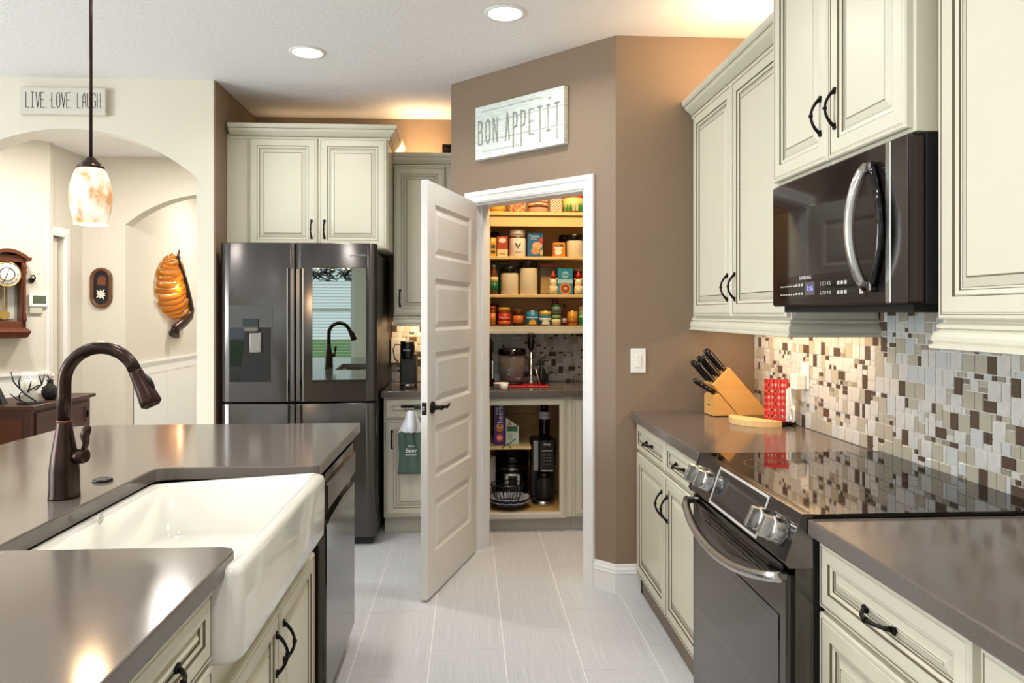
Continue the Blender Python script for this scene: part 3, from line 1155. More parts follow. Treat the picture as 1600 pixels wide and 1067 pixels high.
mb.tube([(.050, -.004, .118), (.058, -.004, .145), (.055, -.004, .165), (.062, -.004, .185), (.066, -.004, .192)], [.007, .0085, .012, .011, .005], orb, 12, squash=[1, 1, 1, 1, 1])
link('lever', mb, fc)
mb = MB().lathe([(.027, 0), (.0275, .005), (.024, .009), (.018, .0095), (.017, .0075), (.004, .007)], blk, 24)
agb = link('air_switch_button', mb, None, (-1.07, 2.242, CT))
tag(agb, 'small round black push button on the island worktop', 'button')

# ------------------------------------------------------------------ range
rg = thing('range', 'black stainless slide-in electric range with four steel knobs', 'range', (.778, 2.518, 0), RZ)
RW = .778
mb = MB()
mb.box(.006, RW - .006, .030, .66, .06, .895, blk_m)
mb.box(.0, .014, .006, .05, .13, .80, blk_st)
mb.box(RW - .014, RW, .006, .05, .13, .80, blk_st)
link('body', mb, rg)
# glass cooktop
mb = MB()
mb.box(-.004, RW + .004, .045, .665, .905, .9165, blk_gl, b=.002)
ct_ = link('cooktop', mb, rg)
ring_m = mat('burner_ring_print', '6a6866', .3)
for bx, by, br in ((.20, .20, .095), (.20, .47, .075), (.585, .22, .11), (.585, .49, .075), (.39, .50, .055)):
    mb = MB()
    n_ = 40
    for r_ in ((br, br * .62) if br > .09 else (br,)):
        vi = [mb.bm.verts.new((bx + (r_ - .0007) * math.cos(2 * PI * k / n_), by + (r_ - .0007) * math.sin(2 * PI * k / n_), .9169)) for k in range(n_)]
        vo = [mb.bm.verts.new((bx + (r_ + .0007) * math.cos(2 * PI * k / n_), by + (r_ + .0007) * math.sin(2 * PI * k / n_), .9169)) for k in range(n_)]
        for k in range(n_):
            mb.face([vi[k], vo[k], vo[(k + 1) % n_], vi[(k + 1) % n_]], ring_m)
    link('burner_ring', mb, ct_)
# sloped control panel
cpy = [(.045, .9165), (.022, .916), (-.018, .800), (-.012, .790), (.045, .790)]
mb = MB()
mb.prism(cpy, 0, RW, 'x', blk_st)
cp = link('control_panel', mb, rg)
link('panel_end', MB().prism([(.047, .918), (.020, .918), (-.021, .800), (-.012, .788), (.047, .788)], RW - .001, RW + .004, 'x', blk_st2), cp)
link('panel_end', MB().prism([(.047, .918), (.020, .918), (-.021, .800), (-.012, .788), (.047, .788)], -.004, .001, 'x', blk_st2), cp)
# frame on slope: origin on the slope face centre
slope = math.atan2(.040, .116)


def on_slope(t, off=0):
    """t 0..1 from bottom to top of the slope"""
    y = -.018 + .040 * t - math.cos(slope) * off
    z = .800 + .116 * t + math.sin(slope) * off
    return y, z


y_, z_ = on_slope(.5, .0012)
scr = link('touch_screen', MB().box(-.185, .185, -.001, .001, -.052, .052, ovenglass, b=.0008), cp, (.405, y_, z_), (-slope, 0, 0))
mb = MB()
mb.sweep([(-.185, -.052), (.185, -.052), (.185, .052), (-.185, .052)], [(0, 0), (0, .003), (.007, .003), (.007, 0)], mat('bright_trim', 'd8d4cc', .3, .4), closed=True, fn=lambda x, y, z: (x, -z, y))
link('screen_frame', mb, scr)
kn = MB()
kn.lathe([(.035, 0), (.035, -.004), (.031, -.024), (.031, -.032), (.028, -.035), (.018, -.036)], steel, 24, axis='y')
kn_me = kn.build('knob')
gr = MB()
gr.prism([(-.008, -.027), (.008, -.027), (.008, .027), (-.008, .027)], -.056, -.034, 'y', steel, b=.002)
gr_me = gr.build('knob_grip')
for kx, kt in ((.085, .48), (.170, .48), (.625, .48), (.712, .48)):
    y_, z_ = on_slope(kt)
    k_ = link('knob', kn_me, cp, (kx, y_, z_), (-slope, 0, 0))
    link('knob_grip', gr_me, k_, (0, 0, 0), (0, math.radians(12), 0))
# oven door
mb = MB()
mb.box(.014, RW - .014, -.010, .030, .135, .770, blk_st, b=.005)
od = link('oven_door', mb, rg)
link('oven_window', MB().box(.055, RW - .055, -.0125, -.005, .175, .655, ovenglass, b=.002), od)
# vent crescent with slats
mb = MB()
mb.prism([(.03, .786), (RW - .03, .786), (RW - .06, .745), (RW * .75, .705), (RW / 2, .690), (RW * .25, .705), (.06, .745)], -.0135, -.004, 'y', blk_gl)
vp = link('vent_panel', mb, od)
for zz in (.725, .737, .749, .761):
    link('vent_slat', MB().box(.12 + (.75 - zz) * 1.2, RW - .12 - (.75 - zz) * 1.2, -.0165, -.012, zz, zz + .0035, blk_st2), vp)
for k in range(5):
    xx = .20 + k * .095
    link('vent_rib', MB().box(xx, xx + .003, -.0155, -.012, .722, .768, blk_st2), vp)
mb = MB()
pts, rad = [], []
for k in range(21):
    u = k / 20 * 2 - 1
    pts.append((RW / 2 + u * (RW / 2 - .012), -.030 - .040 * (1 - u * u) ** .6 if abs(u) < 1 else -.03, .762 - .055 * (1 - u * u)))
    rad.append(.0135)
mb.tube(pts, rad, steel, 14)
for s_ in (-1, 1):
    xx = RW / 2 + s_ * (RW / 2 - .022)
    mb.box(xx - .010, xx + .010, -.035, -.006, .752, .772, blk_st2, b=.003)
link('door_handle', mb, od)
link('storage_drawer', MB().box(.014, RW - .014, -.008, .03, .03, .122, blk_gl, b=.004), rg)

# ------------------------------------------------------------------ microwave
mw = thing('microwave', 'black stainless over-the-range microwave with curved steel handle', 'microwave', (1.047, 2.505, 1.41), RZ)
MWW = .795
mb = MB()
mb.box(.003, MWW - .003, .045, .398, .012, .422, blk_m, b=.003)
mb.box(.03, MWW - .03, .03, .38, -.008, .012, blk_m)
link('body', mb, mw)
dr_ = link('door', MB().box(0, MWW - .002, 0, .045, .012, .420, mwglass, b=.006), mw)
link('window', MB().box(.025, .545, -.0012, .002, .105, .322, ovenglass, b=.001), dr_)
link('edge_trim', MB().box(.700, .722, -.004, .002, .014, .418, steel, b=.003), dr_)
link('side_strip', MB().box(.724, .792, -.0015, .002, .014, .418, blk_st, b=.002), dr_)
mb = MB()
pts = []
for k in range(17):
    u = k / 16 * 2 - 1
    pts.append((.636 - 0 * u, -.016 - .047 * (1 - u * u) ** .75, .212 + u * .158))
mb.tube(pts, [.0135] * 17, steel, 14)
hm = link('handle', mb, dr_)
mb = MB()
pts = []
for k in range(17):
    u = k / 16 * 2 - 1
    pts.append((.648 + .040 * (1 - u * u), -.010, .212 + u * .158))
mb.tube(pts, .011, blk_gl, 10)
link('handle_bow', mb, dr_)
for s_ in (-1, 1):
    link('handle_mount', MB().box(.626, .660, -.022, 0, .212 + s_ * .153 - .014, .212 + s_ * .153 + .014, blk_st2, b=.004), hm)
kp = link('keypad', MB().box(.060, .610, -.0018, .001, .032, .092, blk_gl, b=.001), dr_)
link('display', MB().box(.255, .318, -.0024, -.001, .045, .085, flat('55545a', .3)), kp)
text('1:16', .024, kp, (.287, -.0030, .065), FX, mat('clock_digits', '8f8fe0', .5, emit=1.2))
lm = flat('b9b5ae', .6)
text('1 2 3 4 5', .016, kp, (.385, -.0025, .076), FX, lm, sx=1.15)
text('6 7 8 9 0', .016, kp, (.385, -.0025, .049), FX, lm, sx=1.15)
for k in range(3):
    for zz in (.049, .076):
        link('key', MB().box(.455 + k * .020, .468 + k * .020, -.0024, -.0015, zz - .005, zz + .005, lm), kp)
for k in range(9):
    for zz in (.049, .076):
        link('key', MB().box(.074 + k * .019, .086 + k * .019, -.0024, -.0015, zz - .002, zz + (.002 if k < 6 else .006), lm), kp)
link('key', MB().box(.575, .597, -.0024, -.0015, .068, .086, flat('5f2226', .5)), kp)
link('key', MB().box(.575, .595, -.0024, -.0015, .042, .058, lm), kp)
text('SAMSUNG', .015, dr_, (.255, -.0022, .099), FX, flat('d8d6d2', .4), sx=1.2)

# ------------------------------------------------------------------ pendant, recessed lights
pd = thing('pendant_lamp', 'bronze stem pendant lamp with mottled amber glass shade over the island', 'lamp', (-1.28, 2.6, 1.70))
mb = MB()
mb.lathe([(.052, .0), (.0605, .045), (.0655, .085), (.0655, .11), (.060, .145), (.048, .180), (.037, .193)], None, 28)
shade = mat('mottled_glowing_glass', 'bd8a52', .3, emit=0.52, var=('fff0de', 8, (3.0, 3.0, 2.0), .13))
pn = shade.node_tree.nodes['Principled BSDF']
link('glass_shade', mb, pd, m=shade)
link('cap', MB().lathe([(.041, .190), (.042, .196), (.036, .204), (.025, .214), (.018, .222), (.012, .228), (.006, .232)], orb, 24), pd)
link('stem', MB().lathe([(.0055, .23), (.0055, CZ - 1.70)], orb, 12), pd)
link('canopy', MB().lathe([(.02, CZ - 1.735), (.06, CZ - 1.725), (.062, CZ - 1.70)], orb, 24), pd)
pl = bpy.data.lights.new('pendant_bulb', 'POINT')
pl.energy = 6
pl.color = WARM
pl.shadow_soft_size = .04
po = bpy.data.objects.new('pendant_bulb', pl)
COL.objects.link(po)
po.location = (-1.28, 2.6, 1.66)

can_e = mat('recessed_lamp_lens', 'fff6ea', .5, emit=9)
cm1 = MB().lathe([(.097, -.001), (.097, -.004), (.080, -.008), (.076, -.004), (.076, -.001)], trim_w, 32).build('trim_ring')
cm2 = MB().lathe([(.074, -.0015), (.070, -.0055), (.001, -.006)], can_e, 28).build('lens')
OUT = ['over the range aisle', 'over the island sink', 'above the camera', 'over the near island end', 'behind the camera', 'left of the island sink', 'left of the near island', 'in front of the arch', 'at the far left', 'by the rear windows']
CLAB = ['recessed ceiling light above the refrigerator', 'recessed ceiling light above the pantry doorway', 'recessed ceiling light over the range aisle']
for k, (x, y) in enumerate(CANS):
    c = thing('recessed_light', CLAB[k] if k < 2 else 'recessed ceiling light outside the frame, %s' % OUT[k - 2], 'ceiling light', (x, y, CZ), 0, 'recessed ceiling lights')
    link('trim_ring', cm1, c)
    link('lens', cm2, c)
    area('recessed_lamp', (x, y, CZ - .012), (0, 0, 0), .14, .14, CAN_POWER, NEUT, 'DISK', math.radians(150))

# cabinet lighting
for nm, loc, sx, sy, p, rot in (
        ('under_cabinet_lamp', (1.30, 3.05, 1.368), .05, .95, 4.2, (0, 0, 0)),
        ('under_cabinet_lamp', (1.30, 1.25, 1.368), .05, .7, .9, (0, 0, 0)),
        ('under_cabinet_lamp', (-.31, 5.24, 1.368), .3, .05, 2.4, (0, 0, 0)),
        ('above_cabinet_lamp', (1.28, 3.15, 2.48), .12, .5, 10, (2.45, 0, 0)),
        ('above_cabinet_lamp', (-.31, 5.16, 2.475), .3, .06, 3.6, (2.6, 0, 0)),
        ('above_cabinet_lamp', (-1.0, 5.25, 2.63), .8, .05, .35, (PI, 0, 0))):
    area(nm, loc, rot, sx, sy, p, WARM)
area('pantry_ceiling_lamp', (.55, 4.45, CZ - .02), (0, 0, 0), .45, .45, 24, (1, .74, .44), 'DISK')
area('hall_lamp_and_fill', (-2.25, 5.8, CZ - .02), (0, 0, 0), .22, .22, 32, (1, .93, .84), 'DISK')
area('hall_lamp_and_fill', (-3.1, 5.2, CZ - .02), (0, 0, 0), .3, .3, 28, (1, .95, .88), 'DISK')  # extra fill light added to brighten the hall walls, not an actual fixture
area('corridor_fill_light', (-2.2, 8.2, CZ - .02), (0, 0, 0), .4, .4, 34, (1, .93, .84), 'DISK')  # added light so the corridor beyond the arch isn't dark; no known fixture

# ------------------------------------------------------------------ signs
sg = thing('wooden_sign', 'whitewashed plank sign reading bon appetit above the pantry doorway', 'sign', (P1.x, P1.y, 2.288), rzd)
s0 = (P1 - Vector((.067, 4.356))).length
sw, sh = .652, .306
plank_m = mat('whitewashed_plank', 'e3ece9', .65, var=('c9cfc6', 9, (2, 2, 12), .2))
for k in range(3):
    link('plank', MB().box(s0, s0 + sw, -.038, -.004, k * .102 + .001, (k + 1) * .102 - .001, plank_m, b=.0015), sg)
link('backing', MB().box(s0 + .02, s0 + sw - .02, -.005, -.001, .02, sh - .02, wood_lt), sg)
ink = mat('moss_grey_letter_paint', '86877a', .8, var=('b4b8ab', 40, I3, .2))
stroke_word('BON aPPETIT', sg, s0 + .028, .085, -.0392, .135, .037, .0220, .010, ink,
            {5: (1.45, -.40), 6: (1.45, -.40), 8: (1.4, -.38), 4: (1.15, -.05), 10: (1.4, -.38)})
mb = MB()
mb.box(s0 + .05, s0 + .50, -.0395, -.038, .270, .273, ink)
mb.box(s0 + .06, s0 + .34, -.0395, -.038, .040, .043, ink)
mb.prism([(s0 + .545, .262), (s0 + .570, .262), (s0 + .557, .248)], -.0395, -.038, 'y', ink)
tag(link('flourish', mb, sg), kind='stuff')

sl = thing('wall_sign', 'small cream block sign reading live love laugh above the arch', 'sign', (-2.615, 4.529, 2.562))
link('block', MB().box(0, .485, -.035, 0, 0, .158, mat('cream_block_paint', 'd5d0c3', .6, var=('cbc5b6', 8, (1, 1, 10), .3)), b=.001), sl)
stroke_word('LIVE. LOVE. LAUGH.', sl, .035, .040, -.0358, .088, .0235, .0045, .0028, flat('3b3733', .7))
link('heart', MB().prism([(.1785, .080), (.1745, .084), (.1755, .087), (.1785, .0855), (.1815, .087), (.1825, .084)], -.0365, -.035, 'y', flat('111111', .7)), sl)

# light switch
sw_ = thing('light_switch', 'white rocker light switch on the taupe wall', 'switch', (.849, 3.679, 1.161))
link('wall_plate', MB().box(-.038, .038, -.006, 0, -.061, .061, plastic_w, b=.002), sw_)
link('rocker', MB().box(-.0165, .0165, -.010, -.005, -.033, .033, plastic_w, b=.002), sw_)

# ------------------------------------------------------------------ counter objects (right)
kb = thing('knife_block', 'slanted light wood knife block in the counter corner', 'knife block', (1.163, 3.465, CT), math.radians(3))
mb = MB()
mb.prism([(.0, .003), (.0, .086), (.022, .100), (.108, .003)], 0, .115, 'y', wood_lt, b=.002)
link('front_wedge', mb, kb)
mb = MB()
mb.prism([(.111, .003), (-.004, .135), (.070, .208), (.240, .018), (.236, .006), (.228, .003)], 0, .115, 'y', wood_lt, b=.002)
link('slanted_block', mb, kb)
link('feet', MB().box(.01, .03, .01, .03, 0, .004, blk).box(.01, .03, .085, .105, 0, .004, blk).box(.20, .22, .01, .03, 0, .004, blk).box(.20, .22, .085, .105, 0, .004, blk), kb)
text('Sabatier', .010, kb, (-.0005, .058, .045), (PI / 2, 0, -PI / 2), flat('6b4a20', .6), name='stamp')
dirk = Vector((-.66, 0, .75)).normalized()
kh = MB()
for a, b, c in ((0, .105, .0115),):
    kh.tube([(0, 0, -.004), (0, 0, .012), (0, 0, .03), (0, 0, .07), (0, 0, .095), (0, 0, .108)], [.0085, .0095, .0115, .0105, .0125, .008], blk, 10, squash=[.6] * 6)
kh_me = kh.build('handle')
kr = MB()
kr.box(-.0015, .0015, -.0118, -.0090, .010, .100, steel)
kr_me = kr.build('tang')
kbw = kb.matrix_world
rk = math.atan2(dirk.x, dirk.z)
slots = []
for r_ in range(3):
    for c_ in range(3):
        slots.append((.012 + r_ * .024, .022 + c_ * .036, r_))
cz, sz = math.cos(math.radians(3)), math.sin(math.radians(3))
kb.scale = (1.12, 1.08, 1.12)
for i_, (t, yy, r_) in enumerate(slots):
    lx = (-.004 + (.074) * (t / .075) + .003) * 1.12
    lz = (.135 + (.073) * (t / .075)) * 1.12
    yy *= 1.08
    if i_ == 8:
        continue
    wx, wy = 1.163 + lx * cz - yy * sz, 3.465 + lx * sz + yy * cz
    k_ = thing('kitchen_knife', 'black-handled knife in the %s row of the wooden block, %s' % (('lowest', 'middle', 'upper')[r_], ('nearest', 'second from the front', 'closest to the wall')[i_ % 3]), 'knife', (wx, wy, CT + lz), math.radians(3), 'knives in the wooden knife block')
    link('handle', kh_me, k_, (0, 0, 0), (0, rk, 0), (1.15, 1.15, 1.08 + .14 * random.random()))
    link('tang', kr_me, k_, (0, 0, 0), (0, rk, 0), (1, 1.15, 1.1))
k_ = thing('kitchen_shears', 'black-handled riveted utility knife lowest in the knife block', 'knife', (1.163 + .000, 3.480, CT + .118), math.radians(3))
mb = MB()
mb.tube([(0, 0, -.01), (0, 0, .02), (0, 0, .06), (0, 0, .095), (0, 0, .112)], [.012, .0125, .012, .0145, .008], blk, 10, squash=[.6] * 5)
link('handle', mb, k_, (0, 0, 0), (0, math.radians(-58), 0))
mb = MB()
for zz in (.02, .045, .07):
    mb.lathe([(.003, -.0135), (.003, -.011)], steel, 8, (0, 0, zz), axis='y')
link('rivet', mb, k_, (0, 0, 0), (0, math.radians(-58), 0))
k_ = thing('honing_steel', 'black-handled sharpening steel with guard at the block top', 'sharpening steel', (1.163 + .070, 3.545, CT + .226), math.radians(3))
mb = MB()
mb.tube([(0, 0, -.006), (0, 0, -.002), (0, 0, .001), (0, 0, .004), (0, 0, .03), (0, 0, .08), (0, 0, .115), (0, 0, .124)], [.009, .017, .017, .011, .012, .013, .0115, .006], blk_m, 12)
link('handle', mb, k_, (0, 0, 0), (0, rk, 0))

cb = thing('lazy_susan_board', 'round black tray with pale wood half in front of backsplash', 'serving board', (1.310, 3.262, CT))
link('black_tray', MB().lathe([(.130, 0), (.134, .003), (.134, .016), (.130, .018), (.001, .018)], mat('black_tray_lacquer', '0d0d0e', .18), 48), cb)
half = []
for k in range(21):
    a = math.radians(138) + math.radians(150) * k / 20
    half.append((.137 * math.cos(a), .137 * math.sin(a)))
half2 = [(x - .004, y - .006) for x, y in half]
link('wood_half', MB().prism(half2, .0, .0275, 'z', wood_brd, b=.0015), cb)

gt = thing('silicone_trivet', 'red perforated silicone rack standing upright on the tray', 'trivet', (1.345, 3.175, CT + .019), math.radians(-30))
mb = MB()
GW, GH = .100, .185
nc_, nr_ = 6, 6
redm = mat('red_silicone', 'd23a2e', .45)
xsz = [0, .018] + sum([[.018 + k * .0124 + .0070, .018 + (k + 1) * .0124] for k in range(5)], []) + [GW]
# lattice: vertical bars and horizontal bars leaving square openings
px_ = [(-GW / 2 + .014) + k * .0142 for k in range(6)]
bars = [(-GW / 2, -GW / 2 + .014)] + [(px_[k] + .0085, px_[k] + .0142) for k in range(5)] + [(px_[5] + .0085 - .0, GW / 2)]
for a, b in bars:
    mb.box(a, b, -.004, .004, 0, GH, redm)
pz = [.016 + k * .0275 for k in range(6)]
prev_ = 0
for z_ in pz:
    mb.box(-GW / 2, GW / 2, -.004, .004, prev_, z_, redm)
    prev_ = z_ + .012
mb.box(-GW / 2, GW / 2, -.004, .004, prev_, GH, redm)
link('lattice', mb, gt)
wh = thing('paper_towel_charger', 'white slim upright gadget standing behind the red rack', 'gadget', (1.400, 3.165, CT + .019))
link('shell', MB().box(-.022, .022, -.02, .02, 0, .148, plastic_w, b=.006, seg=2), wh)
ot = thing('wall_outlet', 'white outlet plate on the mosaic with a plugged adapter', 'outlet', (1.442, 3.100, 1.132), RZ)
link('wall_plate', MB().box(-.037, .037, -.006, 0, -.058, .058, plastic_w, b=.002), ot)
ad = thing('power_adapter', 'white cube adapter plugged into the mosaic wall outlet', 'adapter', (1.434, 3.110, 1.105), RZ)
link('housing', MB().box(-.029, .029, -.045, 0, -.033, .033, plastic_w, b=.004), ad)
mb = MB()
pts = [(1.395, 3.17, 1.075), (1.392, 3.16, 1.03), (1.393, 3.15, .99)]
for k in range(46):
    a = 2 * PI * k / 15
    pts.append((1.390 + .003 * math.sin(a * .7), 3.140 + .018 * math.cos(a), .965 + .030 * math.sin(a) + .006 * math.sin(k * .2)))
mb.tube([(-(q[1] - 3.185 + .05), q[0] - 1.434, q[2] - 1.105) for q in pts], .0028, plastic_w, 6)
link('cord', mb, ad)

# ------------------------------------------------------------------ coffee corner
cm = thing('coffee_maker', 'slim black pod coffee maker on the short countertop', 'coffee maker', (-.40, 4.93, CT))
mb = MB()
mb.box(-.052, .052, .0, .20, .0, .225, mat('charcoal_plastic', '2e2e30', .5), b=.012, seg=2)
link('body', mb, cm)
link('head', MB().lathe([(.046, .190), (.048, .200), (.048, .282), (.046, .290)], mat('black_satin', '0e0e0f', .25), 28, (-.004, .03, 0)), cm)
link('lid_ring', MB().lathe([(.047, .290), (.048, .302), (.043, .306), (.02, .307)], blk_st2, 28, (-.004, .03, 0)), cm)
link('drip_tray', MB().lathe([(.046, 0), (.047, .02), (.045, .028), (.03, .030)], steel, 28, (-.002, .0, 0)), cm)
text('KEURIG', .013, cm, (-.004, -.0195, .248), FX, flat('cfcfcf', .5))
mb = MB()
mb.tube([(-.05, .05, .28), (-.085, .04, .285), (-.10, .03, .25), (-.09, .04, .19), (-.065, .05, .165)], .004, blk, 8)
link('cord', mb, cm)
wb_ = thing('wall_box', 'white outlet box behind the coffee maker', 'outlet', (-.51, 5.345, 1.135))
link('wall_plate', MB().box(-.04, .06, -.03, 0, -.09, .09, plastic_w, b=.003), wb_)

# towel
tw = thing('hand_towel', 'green hand towel with white knotted top hanging from the drawer handle', 'towel', (-.355, 4.65, .40))
tw_g = mat('sage_green_cloth', '45584c', .9, bump=(400, .3, I3))
tw_w = mat('white_towel_cloth', 'dcdde2', .95, bump=(300, .5, I3))


def tf(u, v):
    w_ = .085 - .012 * v + .0 * u
    x = (u * 2 - 1) * w_
    return (x + .006 * math.sin(v * 5), -.010 + .006 * math.sin(u * 17 + v * 2) * (0.3 + v) - .004, v * .262)


mb = MB().grid(28, 12, tf, tw_g)
o = link('green_skirt', mb, tw)
md = o.modifiers.new('t', 'SOLIDIFY')
md.thickness = .006


def tf2(u, v):
    w_ = .058 * (1 - v) ** 1.4 + .026
    return ((u * 2 - 1) * w_ + .004, -.016 + .006 * math.sin(u * 15), .258 + v * .13)


mb = MB().grid(20, 8, tf2, tw_w)
o = link('white_yoke', mb, tw)
md = o.modifiers.new('t', 'SOLIDIFY')
md.thickness = .006
mb = MB()
mb.tube([(0, -.02, .395), (0, -.024, .36), (.002, -.028, .32), (.004, -.026, .275), (.004, -.02, .262)], [.020, .026, .030, .032, .012], tw_w, 12, squash=[1.1] * 5)
link('folded_loop', mb, tw)
tx = flat('e8e8e2', .8)
text('TODAY I', .011, tw, (0, -.0245, .175), FX, tx, name='print')
text('Enjoy', .034, tw, (0, -.0245, .148), FX, tx, name='print', sx=.9)
text('FRESH LUNCH', .011, tw, (0, -.0245, .122), FX, tx, name='print')

# small dark ornament on top of the narrow upper cabinet
orn = thing('cabinet_top_box', 'small black crate ornament on top of the narrow upper cabinet', 'ornament', (-.13, 5.18, 2.473))
mb = MB()
for zz in (0, .035, .07):
    mb.box(-.05, .02, -.04, .04, zz, zz + .022, blk_m, b=.002)
for xx in (-.05, .008):
    mb.box(xx, xx + .012, -.042, -.034, 0, .092, blk_m)
    mb.box(xx, xx + .012, .034, .042, 0, .092, blk_m)
link('crate', mb, orn)

# ------------------------------------------------------------------ hall objects
ck = thing('pendulum_clock', 'carved red-brown wooden pendulum wall clock in the hall', 'clock', (-3.632, 6.014, 1.235), PI / 4)
CW = .125
mb = MB()
mb.box(-CW, -CW + .03, -.14, 0, .05, .57, wood_red, b=.002)
mb.box(CW - .03, CW, -.14, 0, .05, .57, wood_red, b=.002)
mb.box(-CW, CW, -.02, -.003, .05, .57, mat('clock_back', 'a29a8a', .5))
mb.box(-CW, CW, -.14, 0, .56, .585, wood_red)
mb.box(-CW, CW, -.14, 0, .03, .10, wood_red, b=.004)
link('case', mb, ck)
mb = MB()
mb.sweep([(-CW, 0), (-CW, -.14), (CW, -.14), (CW, 0)], [(0, .0), (.0, -.03), (.012, -.02), (.02, 0), (.03, .02), (.012, .04), (0, .05)][::-1], wood_red)
mb.box(-CW + .02, CW - .02, -.12, -.01, -.03, .01, wood_red, b=.006)
link('base_moulding', mb, ck)
arc = []
for k in range(17):
    u = k / 16 * 2 - 1
    arc.append((u * (CW + .035), .585 + .075 * max(0, math.cos(u * PI / 2 * 1.05)) ** .8 + (.012 if abs(u) > .9 else 0)))
low = [(x * .96, z - .028) for x, z in arc[::-1]]
mb = MB()
mb.prism(arc + low, -.165, 0, 'y', wood_red)
mb.box(-CW, CW, -.13, -.02, .56, .61, wood_red)
link('bonnet', mb, ck)
mb = MB()
mb.lathe([(.098, -.128), (.098, -.136), (.090, -.139), (.088, -.134)], mat('brass', 'b89a58', .25, 1.0), 36, (0, 0, .462), axis='y')
link('bezel', mb, ck)
dial = link('dial', MB().lathe([(.089, -.130), (.089, -.1345), (.001, -.1347)], flat('e9e6dc', .4), 36, (0, 0, .462), axis='y'), ck)
mb = MB()
n_ = 40
for r_ in (.055,):
    mb.lathe([(r_ + .0015, -.1346), (r_ + .0015, -.1352), (r_ - .0015, -.1352), (r_ - .0015, -.1346)], flat('8a8680', .6), 36, (0, 0, .462), axis='y')
link('dial_ring', mb, dial)
mb = MB()
mb.prism([(-.002, .462), (.002, .462), (.014, .505), (.011, .507)], -.138, -.137, 'y', blk_m)
mb.prism([(-.002, .464), (.002, .460), (-.026, .395), (-.029, .398)], -.139, -.138, 'y', blk_m)
mb.lathe([(.005, -.135), (.005, -.140)], blk_m, 10, (0, 0, .462), axis='y')
link('hands', mb, dial)
for k, nm_ in enumerate(('XII', 'I', 'II', 'III', 'IIII', 'V', 'VI', 'VII', 'VIII', 'IX', 'X', 'XI')):
    a = -k * PI / 6
    text(nm_, .017, dial, (.071 * math.sin(-a), -.1350, .462 + .071 * math.cos(a)), (PI / 2, -a, 0), flat('222222', .6), name='numeral', sx=.8)
mb = MB()
mb.box(-.004, .004, -.06, -.055, .16, .40, mat('brass', 'b89a58', .25, 1.0))
mb.lathe([(.036, -.062), (.038, -.057), (.036, -.052)], mat('brass', 'b89a58', .25, 1.0), 28, (0, 0, .15), axis='y')
link('pendulum', mb, ck)
link('mirror_strip', MB().box(.03, .075, -.024, -.02, .12, .40, mat('pale_reflective_strip', 'dfe2e0', .25)), ck)
for s_ in (-1, 1):
    mb = MB()
    mb.lathe([(.012, .10), (.018, .115), (.013, .13), (.016, .15), (.010, .17), (.010, .46), (.016, .48), (.012, .50), (.018, .52), (.012, .54)], wood_red, 12, (s_ * (CW - .012), -.145, 0))
    link('turned_column', mb, ck)
th = thing('thermostat', 'white thermostat with dark screen on the angled hall wall', 'thermostat', (-3.462, 6.186, 1.49), PI / 4)
link('housing', MB().box(-.065, .065, -.025, 0, -.04, .06, plastic_w, b=.004), th)
link('screen', MB().box(-.040, .055, -.027, -.02, -.015, .050, flat('4f5a48', .3)), th)
link('lower_box', MB().box(-.06, .03, -.02, 0, -.095, -.045, mat('beige_plastic', 'b9b8a4', .5), b=.003), th)
hk = thing('wall_hook', 'tiny dark scroll hook above the thermostat', 'hook', (-3.492, 6.156, 1.68), PI / 4)
mb = MB()
mb.tube([(0, 0, -.03), (.012, -.02, -.02), (.02, -.03, 0), (.01, -.03, .02), (-.008, -.03, .016), (-.012, -.03, 0), (0, -.03, -.006)], .006, blk_m, 8)
mb.lathe([(.02, 0), (.02, -.012)], blk_m, 12, (0, 0, -.02), axis='y')
link('scroll', mb, hk)

# oval framed shadow box
ov = thing('oval_shadow_box', 'small oval wooden frame holding white dried flowers', 'framed picture', (-3.252, 6.799, 1.622))


def stadium(w, h, n_=10):
    r = w / 2
    o = []
    for k in range(n_ + 1):
        a = PI * k / n_
        o.append((r * math.cos(a), h / 2 - r + r * math.sin(a)))
    for k in range(n_ + 1):
        a = PI + PI * k / n_
        o.append((r * math.cos(a), -h / 2 + r + r * math.sin(a)))
    return o


mb = MB()
mb.sweep(stadium(.125, .295), [(0, 0), (0, .018), (.008, .026), (.02, .03), (.03, .024), (.032, 0)], wood_red, closed=True, fn=lambda x, y, z: (x, -z, y))
ovf = mat('oval_frame_wood', '6b4526', .4, var=('54331a', 6, I3, .3))
mb.mats = [ovf]
link('frame', mb, ov)
link('backing', MB().prism(stadium(.13, .30), -.006, 0, 'y', mat('dark_navy_backing', '1b1820', .4)), ov)
link('rust_leaf', MB().prism([(-.035, .03), (.035, .02), (.04, .09), (.0, .11), (-.03, .09)], -.010, -.006, 'y', flat('6e3a1f', .7)), ov)
mb = MB()
for k in range(9):
    a = k * 2 * PI / 9 + .3
    c_, s__ = math.cos(a), math.sin(a)
    L_ = .052 if k % 2 else .042
    mb.prism([(.0, -.055), (c_ * L_ * .6 - s__ * .008, -.055 + s__ * L_ * .6 + c_ * .008), (c_ * L_, -.055 + s__ * L_), (c_ * L_ * .6 + s__ * .008, -.055 + s__ * L_ * .6 - c_ * .008)], -.016 - k * .0005, -.010, 'y', flat('e6e0d0', .7))
link('white_flower', mb, ov)

